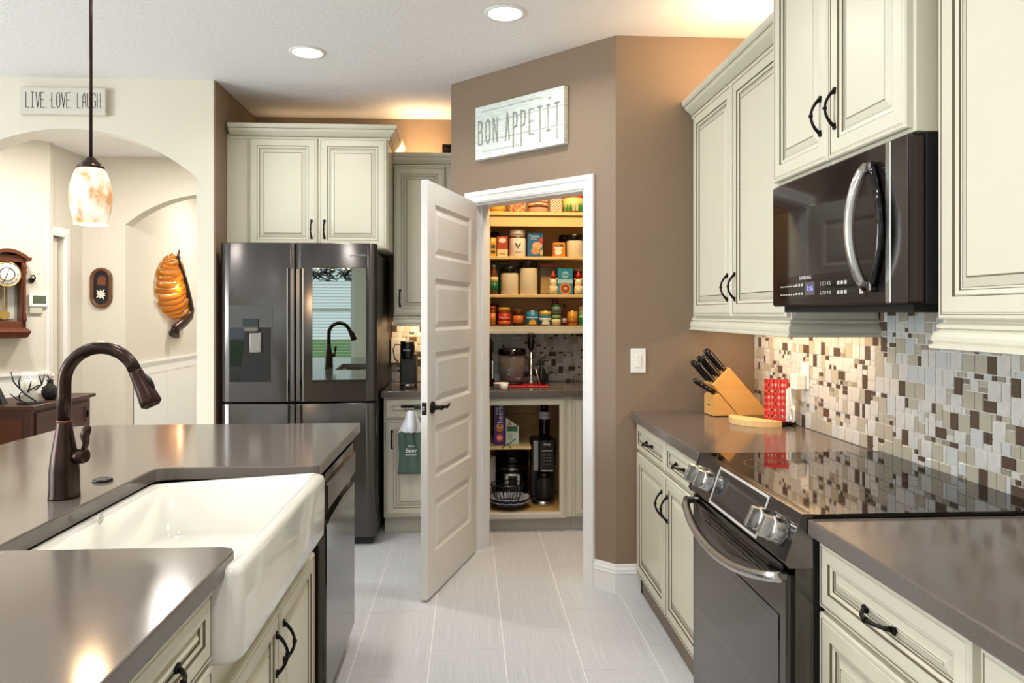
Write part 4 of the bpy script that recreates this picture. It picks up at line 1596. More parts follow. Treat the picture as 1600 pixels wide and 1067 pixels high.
# leaf sconce
lc = thing('leaf_sconce', 'glowing amber metal leaf wall lamp with curved bronze stem', 'lamp', (-3.046, 7.80, 1.17), PI / 2)
leafm = mat('amber_leaf_skin', 'c98a2c', .35, .2, emit=0, trans=0.0, var=('a06a1c', 8, (1, 1, 4), .3))
lt = leafm.node_tree
tr_ = lt.nodes.new('ShaderNodeBsdfTranslucent')
tr_.inputs[0].default_value = lin('ffcf70')
mx = lt.nodes.new('ShaderNodeMixShader')
mx.inputs[0].default_value = .55
outn = [x for x in lt.nodes if x.type == 'OUTPUT_MATERIAL'][0]
lt.links.new(lt.nodes['Principled BSDF'].outputs[0], mx.inputs[1])
lt.links.new(tr_.outputs[0], mx.inputs[2])
lt.links.new(mx.outputs[0], outn.inputs[0])




def lp(px, py):
    return ((px - 281) * .0173, .23 - (py - 489) * .00698)


RIB = [(281, 400), (279, 410), (285, 424), (291, 440), (294, 455), (297, 470), (299, 484)]
LEFT = [(279, 401), (270, 409), (262, 424), (258.5, 441), (258, 458), (261, 476), (270, 491), (283, 498)]
RIGHT = [(284, 400), (291, 406), (297, 420), (300, 436), (302, 452), (303, 468), (301, 482)]


def pl_at(P_, t):
    f = t * (len(P_) - 1)
    i = min(int(f), len(P_) - 2)
    u = f - i
    return Vector(lp(P_[i][0] * (1 - u) + P_[i + 1][0] * u, P_[i][1] * (1 - u) + P_[i + 1][1] * u))


NS = 13
mb = MB()
for side, OUT in ((-1, LEFT), (1, RIGHT)):
    for k in range(NS):
        vs = []
        for j in range(8):
            q_ = j / 7
            row = []
            for tt in (k / NS + .001 + .003 * q_, (k + 1) / NS - .001 - (.018 if k % 2 else .002) * q_):
                a_, b_ = pl_at(RIB, tt), pl_at(OUT, tt)
                p_ = a_.lerp(b_, q_)
                sag = .035 * math.sin(PI * q_) * (1 if side < 0 else .4)
                row.append(mb.bm.verts.new((p_.x, -.085 + .065 * q_ ** 2 + .008 * math.sin(k * 2.3 + q_ * 5), p_.y - sag)))
            vs.append(row)
        for j in range(7):
            mb.face([vs[j][0], vs[j + 1][0], vs[j + 1][1], vs[j][1]], leafm, True)
o = link('leaf_skin', mb, lc)
md = o.modifiers.new('t', 'SOLIDIFY')
md.thickness = .004
mb = MB()
sp_ = [(279, 522), (281, 512), (289, 503), (298, 494), (300, 484), (297, 468), (293.5, 452), (290, 438), (284, 423), (279, 410), (281, 397)]
mb.tube([(lp(*q_)[0], -.05 if k < 2 else -.085, lp(*q_)[1]) for k, q_ in enumerate(sp_)], [.075, .06, .055, .055, .050, .042, .036, .03, .028, .026, .012], orb, 10, squash=[.6] * 11)
link('stem', mb, lc)
link('bulb', MB().lathe([(.001, .42), (.03, .44), (.035, .48), (.02, .53), (.001, .55)], mat('bulb_glow', 'ffd9a0', .5, emit=12), 14, (.0, -.04, 0)), lc)
pl = bpy.data.lights.new('leaf_bulb', 'POINT')
pl.energy = 7
pl.color = (1, .70, .38)
pl.shadow_soft_size = .05
po = bpy.data.objects.new('leaf_bulb', pl)
COL.objects.link(po)
po.location = (-2.995, 7.80, 1.66)

# sideboard in the hall
sb = thing('sideboard', 'dark walnut sideboard seen through the arch', 'sideboard', (-2.91, 5.12, 0), PI / 2)
SBW, SBD = .78, .42
mb = MB()
mb.box(0, SBW, 0, SBD, .06, .755, wood_dk, b=.003)
for xx in (0, SBW - .05):
    mb.box(xx, xx + .05, 0, .05, 0, .06, wood_dk)
    mb.box(xx, xx + .05, SBD - .05, SBD, 0, .06, wood_dk)
link('carcass', mb, sb)
link('top', MB().box(-.03, SBW + .03, -.03, SBD + .02, .755, .782, wood_dk, b=.004), sb)
WR = [(0, 0, wood_dk), (0, .012, wood_dk), (.002, .014, wood_dk), (.035, .014, wood_dk), (.038, .006, wood_dk), (.039, .006, wood_dk)]
for x0_, x1_ in ((.05, SBW / 2 - .01), (SBW / 2 + .01, SBW - .05)):
    mb = MB().rings(0, 0, x1_ - x0_, .19, WR)
    o = link('drawer', mb, sb, (x0_, 0, .54))
    link('pull', MB().box((x1_ - x0_) - .03, (x1_ - x0_) - .02, -.026, -.012, .07, .12, orb2, b=.002), o)
    mb = MB().rings(0, 0, x1_ - x0_, .42, WR)
    link('door', mb, sb, (x0_, 0, .09))
redw = mat('reddish_side_panel', '3c190c', .4, var=('55260f', 4, (1, 1, 16), .35))
mb = MB().rings(0, 0, SBD - .10, .60, [(0, 0, redw), (0, .003, redw), (.003, .003, redw)])
link('side_panel', mb, sb, (0, SBD - .05, .10), (0, 0, -PI / 2))
# candle holder
ch = thing('candle_holder', 'black twig candle holder with glass cylinder on the sideboard', 'candle holder', (-3.00, 5.27, .782))
mb = MB()
mb.lathe([(.075, 0), (.078, .004), (.072, .010), (.001, .010)], blk_m, 24)
link('tray', mb, ch)
mb = MB()
tw_pts = [[(.06, -.02, .01), (0, -.06, .07), (-.07, -.06, .15), (-.095, -.05, .22)], [(-.03, -.06, .11), (-.035, -.065, .15), (-.02, -.07, .19)],
          [(.02, -.07, .01), (-.04, -.075, .035), (-.09, -.07, .075)], [(-.02, -.075, .03), (-.025, -.08, .06), (-.01, -.08, .085)],
          [(.02, -.06, .08), (.04, -.07, .12), (.05, -.07, .16)], [(.05, -.03, .09), (.09, -.02, .13), (.11, -.02, .20)], [(.09, -.02, .13), (.085, -.03, .17), (.075, -.03, .19)],
          [(.03, -.07, .09), (.08, -.05, .125), (.10, -.04, .13)]]
for tp in tw_pts:
    mb.tube(tp, [.005] * (len(tp) - 1) + [.003], blk_m, 7)
link('twigs', mb, ch)
link('glass_cylinder', MB().lathe([(.052, .011), (.052, .215), (.0495, .215), (.0495, .013)], glass, 28), ch)
cd_ = thing('pillar_candle', 'cream pillar candle inside the glass cylinder', 'candle', (-3.00, 5.27, .796))
link('wax', MB().lathe([(.036, 0), (.037, .14), (.033, .146), (.001, .142)], flat('e6e0d0', .6), 24), cd_)
link('wick', MB().lathe([(.001, .14), (.001, .155)], blk_m, 6), cd_)
vs_ = thing('dark_vase', 'dark textured ornament beside the candle on the sideboard', 'vase', (-2.99, 5.50, .782))
mb = MB()
mb.lathe([(.03, 0), (.048, .02), (.055, .05), (.045, .085), (.022, .11), (.018, .13), (.024, .14)], blk_m, 14)
for k in range(24):
    a = k * 2.4
    zz = .02 + .0035 * k
    mb.lathe([(.001, -.006), (.008, 0), (.001, .006)], blk_m, 6, (.05 * math.cos(a), .05 * math.sin(a), zz))
link('body', mb, vs_)
fl = thing('faux_blossom', 'small pale blossoms poking from the dark ornament', 'flower', (-2.99, 5.50, .915))
mb = MB()
for k in range(7):
    a = k * .9
    mb.tube([(0, 0, 0), (.02 * math.cos(a), .02 * math.sin(a), .03 + .006 * (k % 3))], .002, blk_m, 5)
    mb.lathe([(.001, 0), (.009, .006), (.006, .012), (.001, .014)], flat('e8dcd2', .7), 7, (.02 * math.cos(a), .02 * math.sin(a), .03 + .006 * (k % 3)))
link('petals', mb, fl)
pf = thing('picture_easel', 'dark picture frame leaning on an easel at the left frame edge', 'picture frame', (-3.16, 5.24, .782))
mb = MB()
mb.prism([(-.002, 0), (.018, 0), (-.052, .145), (-.066, .145)], -.03, .03, 'y', blk_m, b=.001)
link('frame', mb, pf)
mb = MB()
mb.prism([(-.03, .085), (-.135, .02), (-.135, -.0), (-.11, .0), (-.045, .07)], -.012, .012, 'y', blk_m)
mb.lathe([(.022, -.014), (.022, .014)], flat('c9c6bf', .5), 18, (-.118, 0, .024), axis='y')
mb.lathe([(.010, -.016), (.010, .016)], blk_m, 14, (-.118, 0, .024), axis='y')
link('easel', mb, pf)
ou = thing('bronze_outlet', 'small bronze outlet plate beside the hall doorway', 'outlet', (-3.415, 6.60, .56), PI / 2)
mb = MB()
link('wall_plate', MB().box(-.04, .04, -.006, 0, -.05, .05, orb2, b=.002), ou)
# dark switch high on hall casing
vn = thing('white_vanity', 'white cabinet glimpsed at the corridor end beyond the arch', 'cabinet', (-2.88, 9.10, 0))
mb = MB()
mb.box(-.14, .6, 0, .38, 0, .72, plastic_w, b=.004)
link('carcass', mb, vn)
link('top', MB().box(-.16, .62, -.02, .39, .72, .75, trim_w, b=.004), vn)

# chandelier in the dining area behind the camera (seen in the fridge mirror)
cn = thing('chandelier', 'dark twig ring chandelier with small lit bulbs', 'chandelier', (-1.38, -1.0, 1.83))
mb = MB()
random.seed(11)
for k in range(90):
    a = random.random() * 2 * PI
    b = a + random.uniform(.2, .7)
    z0_, z1_ = random.uniform(-.01, .17), random.uniform(-.01, .17)
    r0, r1 = random.uniform(.20, .29), random.uniform(.20, .29)
    mb.tube([(r0 * math.cos(a), r0 * math.sin(a), z0_), (r1 * math.cos(b), r1 * math.sin(b), z1_)], .006, orb2, 5)
tag(link('twig_ring', mb, cn), kind='stuff')
link('stem', MB().lathe([(.006, .1), (.006, CZ - 1.83)], orb2, 8), cn)
mb = MB()
for k in range(3):
    a = k * 2 * PI / 3
    mb.tube([(0, 0, .35), (.22 * math.cos(a), .22 * math.sin(a), .12)], .004, orb2, 5)
link('arm', mb, cn)
for k in range(8):
    a = k * PI / 4
    link('bulb', MB().lathe([(.001, 0), (.014, .015), (.010, .04), (.001, .055)], mat('bulb_glow', 'ffd9a0', .5, emit=12), 10, (.24 * math.cos(a), .24 * math.sin(a), .14)), cn)

# ------------------------------------------------------------------ pantry goods
YS = 5.16   # centre line of the goods on the wall shelves
gold = flat('c9a24a', .3)


def carton(name, label, cat, x0, x1, z, h, y0, d, base, patches=(), txt=(), group=None):
    """patches: (u0,u1,v0,v1,colour,shape)   txt: (string,u,v,size,colour)"""
    w = x1 - x0
    r = thing(name, label, cat, ((x0 + x1) / 2, y0, z), 0, group)
    link('box_body', MB().box(-w / 2, w / 2, 0, d, 0, h, flat(base, .45), b=.001), r)
    for i, p in enumerate(patches):
        u0, u1, v0, v1, c = p[:5]
        mb = MB()
        X0, X1, Z0, Z1 = -w / 2 + u0 * w, -w / 2 + u1 * w, v0 * h, v1 * h
        yo = -.0004 * (i + 1)
        if len(p) > 5 and p[5] == 'o':
            mb.prism([((X0 + X1) / 2 + (X1 - X0) / 2 * math.cos(2 * PI * k / 20), (Z0 + Z1) / 2 + (Z1 - Z0) / 2 * math.sin(2 * PI * k / 20)) for k in range(20)], yo, 0, 'y', flat(c, .5))
        else:
            mb.box(X0, X1, yo, 0, Z0, Z1, flat(c, .5))
        link('label_print', mb, r)
    for s, u, v, sz_, c in txt:
        text(s, sz_, r, (-w / 2 + u * w, -.0004 * (len(patches) + 2), v * h), FX, flat(c, .5), name='print', ext=.0002)
    return r


def jar(name, label, cat, x0, x1, z, prof, bands=(), lid=None, yc=YS, txt=(), group=None, body=None):
    """prof: [(r fraction, z)] ; bands: (z0,z1,colour) ; lid: (colour,h,overhang)"""
    R = (x1 - x0) / 2
    r = thing(name, label, cat, ((x0 + x1) / 2, yc, z), 0, group)
    top = prof[-1][1]
    link('body', MB().lathe([(a * R, b) for a, b in prof], body, 24), r)
    for i, (z0, z1, c) in enumerate(bands):
        link('label_band', MB().lathe([(R + .0004 + .0003 * i, z0), (R + .0004 + .0003 * i, z1)], flat(c, .4), 24), r)
    if lid:
        c, h, ov_ = lid
        rl = prof[-1][0] * R + ov_
        link('lid', MB().lathe([(rl, top - .002), (rl, top + h - .003), (rl - .003, top + h)], flat(c, .25), 24), r)
    for s, zc, sz_, c in txt:
        text(s, sz_, r, (0, -R - .0016, zc), FX, flat(c, .5), name='print', ext=.0002)
    return r


def cyl(h, base=.96):
    return [(base, 0), (1, .004), (1, h - .004), (base, h)]


# top of the unit
Z4 = 2.089
jar('biscuit_tin', 'round yellow floral tin, leftmost on the pantry top shelf', 'tin', .135, .252, Z4, cyl(.085), [(.01, .03, 'd08a28'), (.05, .075, 'b05a20')], ('e8c040', .02, .001), 5.12, body=flat('e8b83c', .3), txt=[('*  *  *', .04, .03, '7a3a10')])
t_ = jar('cookie_tin', 'multicoloured speckled tin between the yellow and red tins', 'tin', .265, .398, Z4, cyl(.10), [], ('7a9a60', .02, .001), 5.12, body=mat('speckled_print', 'c8584a', .35, var=('c9c98a', 60, I3, .08)))
jar('popcorn_tin', 'cream and dark red round tin on the pantry top shelf', 'tin', .410, .549, Z4, cyl(.115), [(.035, .075, '7c1f28'), (.045, .065, 'd9b48a')], ('d8c8a8', .02, .001), 5.12, body=flat('d2a78a', .35), txt=[('Sweet', .055, .028, '6b1a20')])
c_ = carton('striped_gift_box', 'red and cream diagonally striped box on the pantry top shelf', 'box', .560, .640, Z4, .135, 5.06, .10, 'f0dcb8')
for k in range(-3, 8):
    z0_ = k * .019
    p_ = [(-.0395, z0_), (-.0395, z0_ + .007), (0, z0_ + .047), (0, z0_ + .040)]
    p_ = [(x_, min(.134, max(.001, zz_))) for x_, zz_ in p_]
    if p_[3][1] > p_[0][1] + .001 or p_[2][1] > p_[1][1] + .001:
        link('stripe', MB().prism(p_, -.0006, 0, 'y', flat('c23028', .5)), c_)
        link('stripe', MB().prism([(x_ + .0395, zz_) for x_, zz_ in p_], -.0006, 0, 'y', flat('c23028', .5)), c_)
c_ = jar('christmas_tin', 'red and green holiday tin at right end of top shelf', 'tin', .652, .806, Z4, cyl(.125), [(.008, .10, 'b8c070')], ('c22a20', .04, .001), 5.12, body=flat('b03020', .35))
for k, xx in enumerate((-.050, -.03, .045, .03)):
    yy = -math.sqrt(.0775 ** 2 - xx ** 2)
    link('tree_print', MB().prism([(xx - .012, .01), (xx + .012, .01), (xx, .065)], yy - .003, yy + .003, 'y', flat('0f7a30', .5)), c_)
for k, xx in enumerate((-.012, .012)):
    link('figure_print', MB().prism([(xx - .007, .01), (xx + .007, .01), (xx + .005, .06), (xx - .005, .06)], -.0805, -.075, 'y', flat('e8b890', .5)), c_)

# shelf 1.786
Z3 = 1.787
carton('tea_box', 'yellow tea box with dark label, leftmost on its pantry shelf', 'box', .150, .190, Z3, .128, 5.07, .09, 'e0a92c', [(.1, .8, .15, .32, '3c4a4c'), (.1, .8, .42, .62, '46565a'), (.1, .8, .75, .95, 'f0d888', 'o')])
jar('dark_lidded_jar', 'dark lidded jar behind the yellow tea box', 'jar', .150, .212, Z3, cyl(.15), [], ('1a1c1e', .03, .001), 5.21, body=flat('4a4238', .3))
carton('tea_box', 'red and cream tea box beside the white protein tub', 'box', .196, .268, Z3, .136, 5.07, .09, 'b34a2c', [(0, 1, 0, .36, 'ecd6a0'), (.15, .85, .68, .94, 'f2dcc0', 'o'), (.2, .8, .1, .16, 'c0905a')])
jar('protein_tub', 'white plastic protein tub with brown band and leaf mark', 'tub', .281, .397, Z3, [(.96, 0), (1, .006), (1, .130), (.94, .142), (.88, .146)], [(.128, .140, '6a2c18')], ('efe9da', .038, .004), 5.13, body=flat('efe6d2', .35), txt=[('VEGA', .135, .012, 'f0e8d8'), ('PROTEIN', .030, .012, '6b5a40')])
lfp = SC.objects[-1]
pt = [o for o in COL.objects if o.name.startswith('protein_tub')][0]
mb = MB()
for s_ in (-1, 1):
    mb.prism([(0, .058), (s_ * .006, .062), (s_ * .020, .090), (s_ * .016, .094), (s_ * .003, .078)], -.0605, -.056, 'y', flat('4a4034', .5))
link('leaf_mark', mb, pt)
carton('snack_bar_box', 'blue snack box with biscuit picture beside the white tub', 'box', .405, .512, Z3, .165, 5.09, .07, '2f6a96', [(.30, .95, .30, .62, 'd9a878', 'o'), (.22, .8, .10, .38, 'c99464', 'o'), (.75, 1.0, .55, .80, 'c03a2c', 'o'), (.8, 1, .05, .3, 'c8b040', 'o'), (0, .85, .0, .035, '1c3f60')], [('Toasts', .42, .86, .026, 'cfe0ec'), ('24 bars', .42, .74, .016, 'cfe0ec')])
carton('drink_mix_box', 'small orange box with white cup picture', 'box', .578, .665, Z3, .098, 5.08, .06, 'd8882c', [(.02, .12, .0, 1, 'b84a20'), (.18, .72, .12, .60, 'f4e6d6', 'o'), (.14, .76, .55, .68, 'f4e6d6'), (.15, .9, .72, .86, '3a4038', 'o'), (.3, .6, .75, .83, 'c9a060', 'o')])
ccm = mat('cream_stoneware', 'e0d2ae', .3, bump=(160, .7, (1, 1, .5)))
jar('storage_canister', 'short cream canister with black lid on the second shelf', 'canister', .680, .800, Z3, cyl(.115, .98), [], ('100e0e', .040, .002), 5.13, body=ccm)
jar('dark_canister', 'black lidded canister behind the short cream canister', 'canister', .640, .735, Z3, cyl(.12), [], ('14100f', .045, .002), 5.25, body=flat('6a2c20', .3))
# shelf 1.526
Z2 = 1.527
jar('syrup_bottle', 'syrup bottle with green label at the left shelf end', 'bottle', .146, .203, Z2, [(.9, 0), (1, .006), (1, .12), (.75, .16), (.38, .178), (.38, .19)], [(.02, .085, '1f6a3a'), (.085, .12, 'e0d090')], ('b8b4ac', .014, .001), 5.10, body=flat('6a3a1c', .15))
carton('dark_green_box', 'dark green box standing behind the syrup bottle and canister', 'box', .150, .290, Z2, .215, 5.22, .05, '17442e')
jar('storage_canister', 'medium cream canister with black lid, left of the tallest one', 'canister', .222, .345, Z2, cyl(.150, .98), [], ('0e0c0c', .040, .003), 5.13, body=ccm)
jar('storage_canister', 'tallest cream canister with black lid on the middle shelf', 'canister', .353, .478, Z2, cyl(.185, .98), [], ('0e0c0c', .042, .003), 5.13, body=ccm)
r_ = thing('pasta_container', 'clear container with red lid and pasta behind a bear bottle', 'container', (.55, 5.18, Z2))
link('shell', MB().box(-.055, .055, -.05, .05, 0, .195, glass_dk, b=.006), r_)
link('lid', MB().box(-.057, .057, -.052, .052, .195, .212, flat('a04a34', .4), b=.004), r_)
link('contents', MB().box(-.048, .048, -.044, .044, .006, .125, flat('d8ae48', .7), b=.004), r_)


def bear(label, x):
    r = thing('bear_bottle', label, 'bottle', (x, 5.085, Z2), 0, None)
    bm_ = flat('ead9a8', .25)
    mb = MB()
    mb.lathe([(.018, 0), (.028, .006), (.030, .035), (.022, .055), (.020, .060), (.026, .075), (.026, .090), (.018, .104), (.012, .108)], bm_, 20)
    for s_ in (-1, 1):
        mb.lathe([(.001, -.008), (.008, 0), (.001, .008)], bm_, 8, (s_ * .024, 0, .106))
        mb.lathe([(.001, -.016), (.010, 0), (.001, .016)], bm_, 8, (s_ * .022, -.014, .045))
    link('body', mb, r)
    link('cap', MB().lathe([(.013, .107), (.014, .118), (.019, .124), (.019, .134), (.008, .145), (.005, .162)], flat('c0281c', .35), 14), r)
    return r


bear('bear-shaped bottle with red cap left of the blue baking box', .583)
bear('bear-shaped bottle with red cap right of the blue baking box', .757)
carton('baking_mix_box', 'teal blue baking mix box with round cake picture', 'box', .614, .718, Z2, .182, 5.09, .06, '2a8aa4', [(.0, 1, .42, .58, 'a8d0d8'), (.12, .9, .0, .46, 'c98a5a', 'o'), (.24, .78, .06, .38, '9a4a26', 'o'), (.38, .64, .18, .30, 'd8b080', 'o'), (.26, .74, .62, .88, '8ec4d4', 'o')], [('Pillsy', .5, .75, .022, '123c50')])
jar('red_lidded_jar', 'red label jar behind the right bear-shaped bottle', 'jar', .735, .800, Z2, cyl(.17), [(.02, .14, 'a83224')], ('c9b9a0', .02, .001), 5.21, body=flat('7a4a2c', .3))
# shelf 1.313
Z1 = 1.313
jar('sauce_jar', 'orange label sauce jar at the left end of bottom shelf', 'jar', .146, .186, Z1, [(.95, 0), (1, .004), (1, .10), (.8, .115)], [(.01, .085, 'd0822c')], ('b8502c', .018, .003), 5.09, body=flat('8a3a18', .2))
jar('red_sauce_jar', 'dark red jar behind the leftmost orange sauce jar', 'jar', .155, .212, Z1, cyl(.135), [(.02, .10, '7a1420')], ('5c0f14', .02, .001), 5.20, body=flat('6a1418', .2))
jar('peanut_jar', 'red peanut jar with yellow lid on the lowest shelf', 'jar', .203, .289, Z1, cyl(.105), [(.01, .085, 'c02a20'), (.012, .030, 'd86a2a')], ('e0b030', .020, .002), 5.12, body=flat('7a4020', .25), txt=[('Planters', .055, .022, 'f4e8d0')])
jar('apricot_jam_jar', 'brown glass jam jar with orange label', 'jar', .308, .377, Z1, [(.95, 0), (1, .004), (1, .088), (.9, .098)], [(.018, .068, 'd8782c')], ('8a3820', .014, .001), 5.11, body=flat('3a1a10', .12))
for nm_, lb_, a_, b_, topc in (('pineapple_can', 'blue can with yellow fruit picture, left of the corn can', .397, .482, 'b8c8cc'), ('corn_can', 'blue and yellow can with white kernels picture', .489, .571, 'd8b040')):
    r_ = jar(nm_, lb_, 'can', a_, b_, Z1, cyl(.104), [(.006, .096, '2c7ea6')] + ([(.07, .098, 'd8b040')] if nm_ == 'corn_can' else [(.05, .058, 'bfe0ec')]), None, 5.12, body=flat('b0b0ac', .3, 1.0))
    link('fruit_print', MB().prism([(.026 * math.cos(PI * k / 10), .010 + .032 * math.sin(PI * k / 10)) for k in range(11)], -.0455, -.030, 'y', flat('e0a820' if nm_ == 'pineapple_can' else 'e4dcc0', .5)), r_)
    if nm_ == 'corn_can':
        link('label_band', MB().lathe([(.0420, .036), (.0420, .052)], flat('e8e4d4', .4), 24), r_)
jar('spice_jar', 'small green label jar, lower one of the stacked pair', 'jar', .575, .637, Z1, cyl(.075), [(.006, .045, 'd8cf9a'), (.045, .058, '1f7a3c')], ('1f6a34', .012, .001), 5.11, body=flat('a8a070', .3))
jar('spice_jar', 'green lidded jar stacked on the small green label jar', 'jar', .572, .640, Z1 + .088, cyl(.045), [(.004, .040, '6a7460')], ('14603a', .014, .001), 5.11, body=flat('b8a890', .3))
jar('spice_lid_jar', 'small dark red lidded jar crowning the stacked jars', 'jar', .580, .622, Z1 + .148, cyl(.022), [], ('7a2430', .012, .001), 5.11, body=flat('5c1c24', .3))
jar('vanilla_bottle', 'slim dark bottle between stacked jars and gold can', 'bottle', .646, .677, Z1, [(.95, 0), (1, .004), (1, .09), (.45, .115), (.45, .135)], [(.02, .05, 'b89aa0')], ('1a1012', .014, .001), 5.10, body=flat('3a1018', .15))
r_ = jar('crushed_can', 'gold can with orange picture near the right jamb', 'can', .684, .755, Z1, cyl(.104), [(.006, .097, 'c98a28'), (.02, .045, 'a05a20')], None, 5.12, body=flat('d0b070', .25, 1.0))
jar('parmesan_jar', 'green label jar at the right end of lowest shelf', 'jar', .762, .815, Z1, cyl(.112), [(.008, .085, '1f8a40'), (.055, .066, 'd8c8a8')], ('d09a7c', .018, .001), 5.11, body=flat('8a9a68', .3))

# worktop goods
ZC = CT + .001
r_ = thing('silicone_mat', 'red mat under the pantry countertop appliances', 'mat', (.40, 4.99, ZC))
link('sheet', MB().box(-.13, .135, -.10, .14, 0, .006, flat('b8202a', .5), b=.003), r_)
r_ = thing('food_blender', 'clear food processor bowl with black lid on the red mat', 'food processor', (.300, 5.08, ZC + .007))
link('bowl', MB().lathe([(.070, .01), (.084, .03), (.092, .205), (.088, .205), (.080, .035), (.06, .016)], glass_dk, 28), r_)
link('lid', MB().lathe([(.096, .200), (.098, .215), (.094, .240), (.06, .246)], blk_gl, 28), r_)
link('base', MB().lathe([(.078, 0), (.080, .006), (.070, .012)], blk, 28), r_)
mb = MB()
mb.lathe([(.020, .012), (.014, .08), (.010, .17)], mat('grey_hub', '8a8a8c', .3), 14)
for k in range(3):
    a = k * 2.1
    mb.prism([(0, .03 + k * .03), (.06 * math.cos(a), .025 + k * .03), (.055 * math.cos(a), .05 + k * .03)], -.003, .003, 'y', steel)
link('blade', mb, r_)
link('handle', MB().tube([(.085, -.03, .19), (.115, -.035, .17), (.115, -.035, .07), (.085, -.03, .05)], .008, blk, 8), r_)
r_ = thing('electric_kettle', 'black and chrome appliance at the left pantry jamb', 'kettle', (.110, 5.02, ZC))
link('body', MB().lathe([(.065, 0), (.068, .01), (.060, .17), (.045, .20)], blk_gl, 24), r_)
link('chrome_strip', MB().box(.045, .058, -.045, -.035, .05, .17, steel, b=.003), r_)
link('lid', MB().lathe([(.046, .198), (.055, .23), (.06, .29), (.04, .33), (.01, .335)], blk, 20), r_)
r_ = thing('immersion_blender', 'upright immersion blender with chrome shaft and black head', 'blender', (.425, 5.03, ZC + .007))
link('shaft', MB().lathe([(.026, 0), (.024, .02), (.010, .035), (.010, .235)], steel, 18), r_)
link('motor_grip', MB().lathe([(.014, .235), (.022, .25), (.026, .29), (.024, .345), (.012, .35)], blk_gl, 18), r_)
mb = MB()
mb.tube([(.02, -.01, .33), (.045, -.02, .31), (.030, -.02, .25), (.028, -.03, .19), (-.02, -.03, .165)], .003, blk, 6)
link('cord', mb, r_)
r_ = thing('spray_bottle', 'black trigger sprayer bottle standing on the red mat', 'bottle', (.497, 5.03, ZC + .007))
link('bottle', MB().lathe([(.026, 0), (.030, .008), (.030, .085), (.014, .115), (.011, .13)], mat('dark_translucent', '1a1a1c', .1), 20), r_)
mb = MB()
mb.box(-.018, .018, -.012, .012, .130, .150, blk)
mb.prism([(-.020, .150), (.045, .158), (.045, .164), (-.012, .172), (-.03, .160)], -.009, .009, 'y', blk)
mb.prism([(-.02, .150), (-.045, .130), (-.042, .124), (-.014, .138)], -.004, .004, 'y', blk)
link('trigger_head', mb, r_)
r_ = thing('steel_peeler', 'narrow steel utensil leaning against the sprayer', 'utensil', (.468, 4.955, ZC + .008))
link('handle', MB().tube([(.012, 0, .0), (-.004, .012, .06), (-.018, .024, .112)], [.006, .005, .004], mat('satin_steel_utensil', 'b8b6b4', .35, 1.0), 8, squash=[.6] * 3), r_)
r_ = thing('measuring_cup', 'white plastic scoop on the pantry worktop edge', 'scoop', (.215, 4.80, ZC))
link('cup', MB().lathe([(.022, 0), (.026, .01), (.028, .038), (.025, .038), (.023, .012), (.018, .005)], plastic_w, 24, (.012, -.03, 0)), r_)
link('dish', MB().lathe([(.038, .0), (.052, .03), (.055, .034), (.050, .034), (.036, .004)], plastic_w, 24, (0, .06, .0)), r_)
# lower cupboard goods
ZL = .126
ZM = .539
r_ = carton('cereal_box', 'purple cereal box standing upright on the cupboard shelf', 'cereal box', .166, .235, ZM, .285, 4.83, .19, '4c1f6e',
            [(.15, .9, .30, .50, 'b0702c', 'o'), (.2, .85, .08, .26, 'd84a4a', 'o'), (.3, .75, .12, .22, 'e8a070', 'o')])
text('Cheerios', .050, r_, (.006, -.003, .200), (PI / 2, -PI / 2, 0), flat('efe4f2', .5), name='print')
text('fruity', .022, r_, (-.016, -.003, .225), (PI / 2, -PI / 2, 0), flat('efe4f2', .5), name='print')
r_ = thing('milk_carton', 'white and green gable carton beside the purple cereal box', 'carton', (.287, 4.86, ZM))
mb = MB()
mb.prism([(-.043, 0), (.043, 0), (.043, .115), (-.043, .175)], 0, .08, 'y', flat('cdd6c8', .5), b=.001)
link('box_body', mb, r_)
link('label_print', MB().box(-.036, .034, -.0006, 0, .085, .118, flat('3a6a4a', .5)), r_)
link('label_print', MB().prism([(-.03, .125), (.0, .125), (-.02, .155)], -.0006, 0, 'y', flat('c07a50', .5)), r_)
link('label_print', MB().box(-.03, .0, -.0006, 0, .03, .07, flat('a8b89a', .5)), r_)
r_ = thing('pressure_cooker', 'black electric pressure cooker with steel front in the cupboard', 'pressure cooker', (.300, 5.17, ZL))
link('pot', MB().lathe([(.108, 0), (.118, .02), (.118, .23), (.115, .25)], blk, 32), r_)
link('lid', MB().lathe([(.122, .25), (.124, .27), (.115, .31), (.08, .335), (.03, .34), (.02, .36), (.001, .362)], blk_gl, 32), r_)
link('side_grip', MB().box(-.03, .03, -.135, -.11, .255, .275, blk, b=.006), r_)
cp_ = link('control_panel', MB().box(-.062, .062, -.132, -.10, .055, .185, steel, b=.015, seg=2), r_)
link('display', MB().box(-.030, .030, -.134, -.131, .10, .165, blk_gl, b=.002), cp_)
link('rim_band', MB().lathe([(.119, .20), (.119, .215)], steel, 32), r_)
r_ = thing('paper_towel_roll', 'white paper towel roll at the left of the lower cupboard', 'paper towel', (.130, 5.04, ZL))
link('roll', MB().lathe([(.055, 0), (.055, .30), (.018, .30), (.018, .0)], flat('dcd8d0', .9), 28), r_)
r_ = thing('drip_coffee_maker', 'tall silver and black coffee brewer in the pantry cupboard', 'coffee maker', (.500, 4.90, ZL))
mb = MB()
mb.box(-.080, .078, 0, .17, .26, .435, blk, b=.006)
mb.box(-.080, .078, .12, .17, .02, .26, blk, b=.006)
link('housing', mb, r_)
link('side_panel', MB().box(-.078, -.030, -.010, .03, .225, .432, mat('grey_metallic', '8d8d8c', .3, .8), b=.012, seg=2), r_)
fp = link('front_panel', MB().box(-.030, .072, -.012, .02, .225, .435, blk_gl, b=.004), r_)
text('Ninja', .022, fp, (.020, -.0135, .405), FX, flat('e0e0e0', .4))
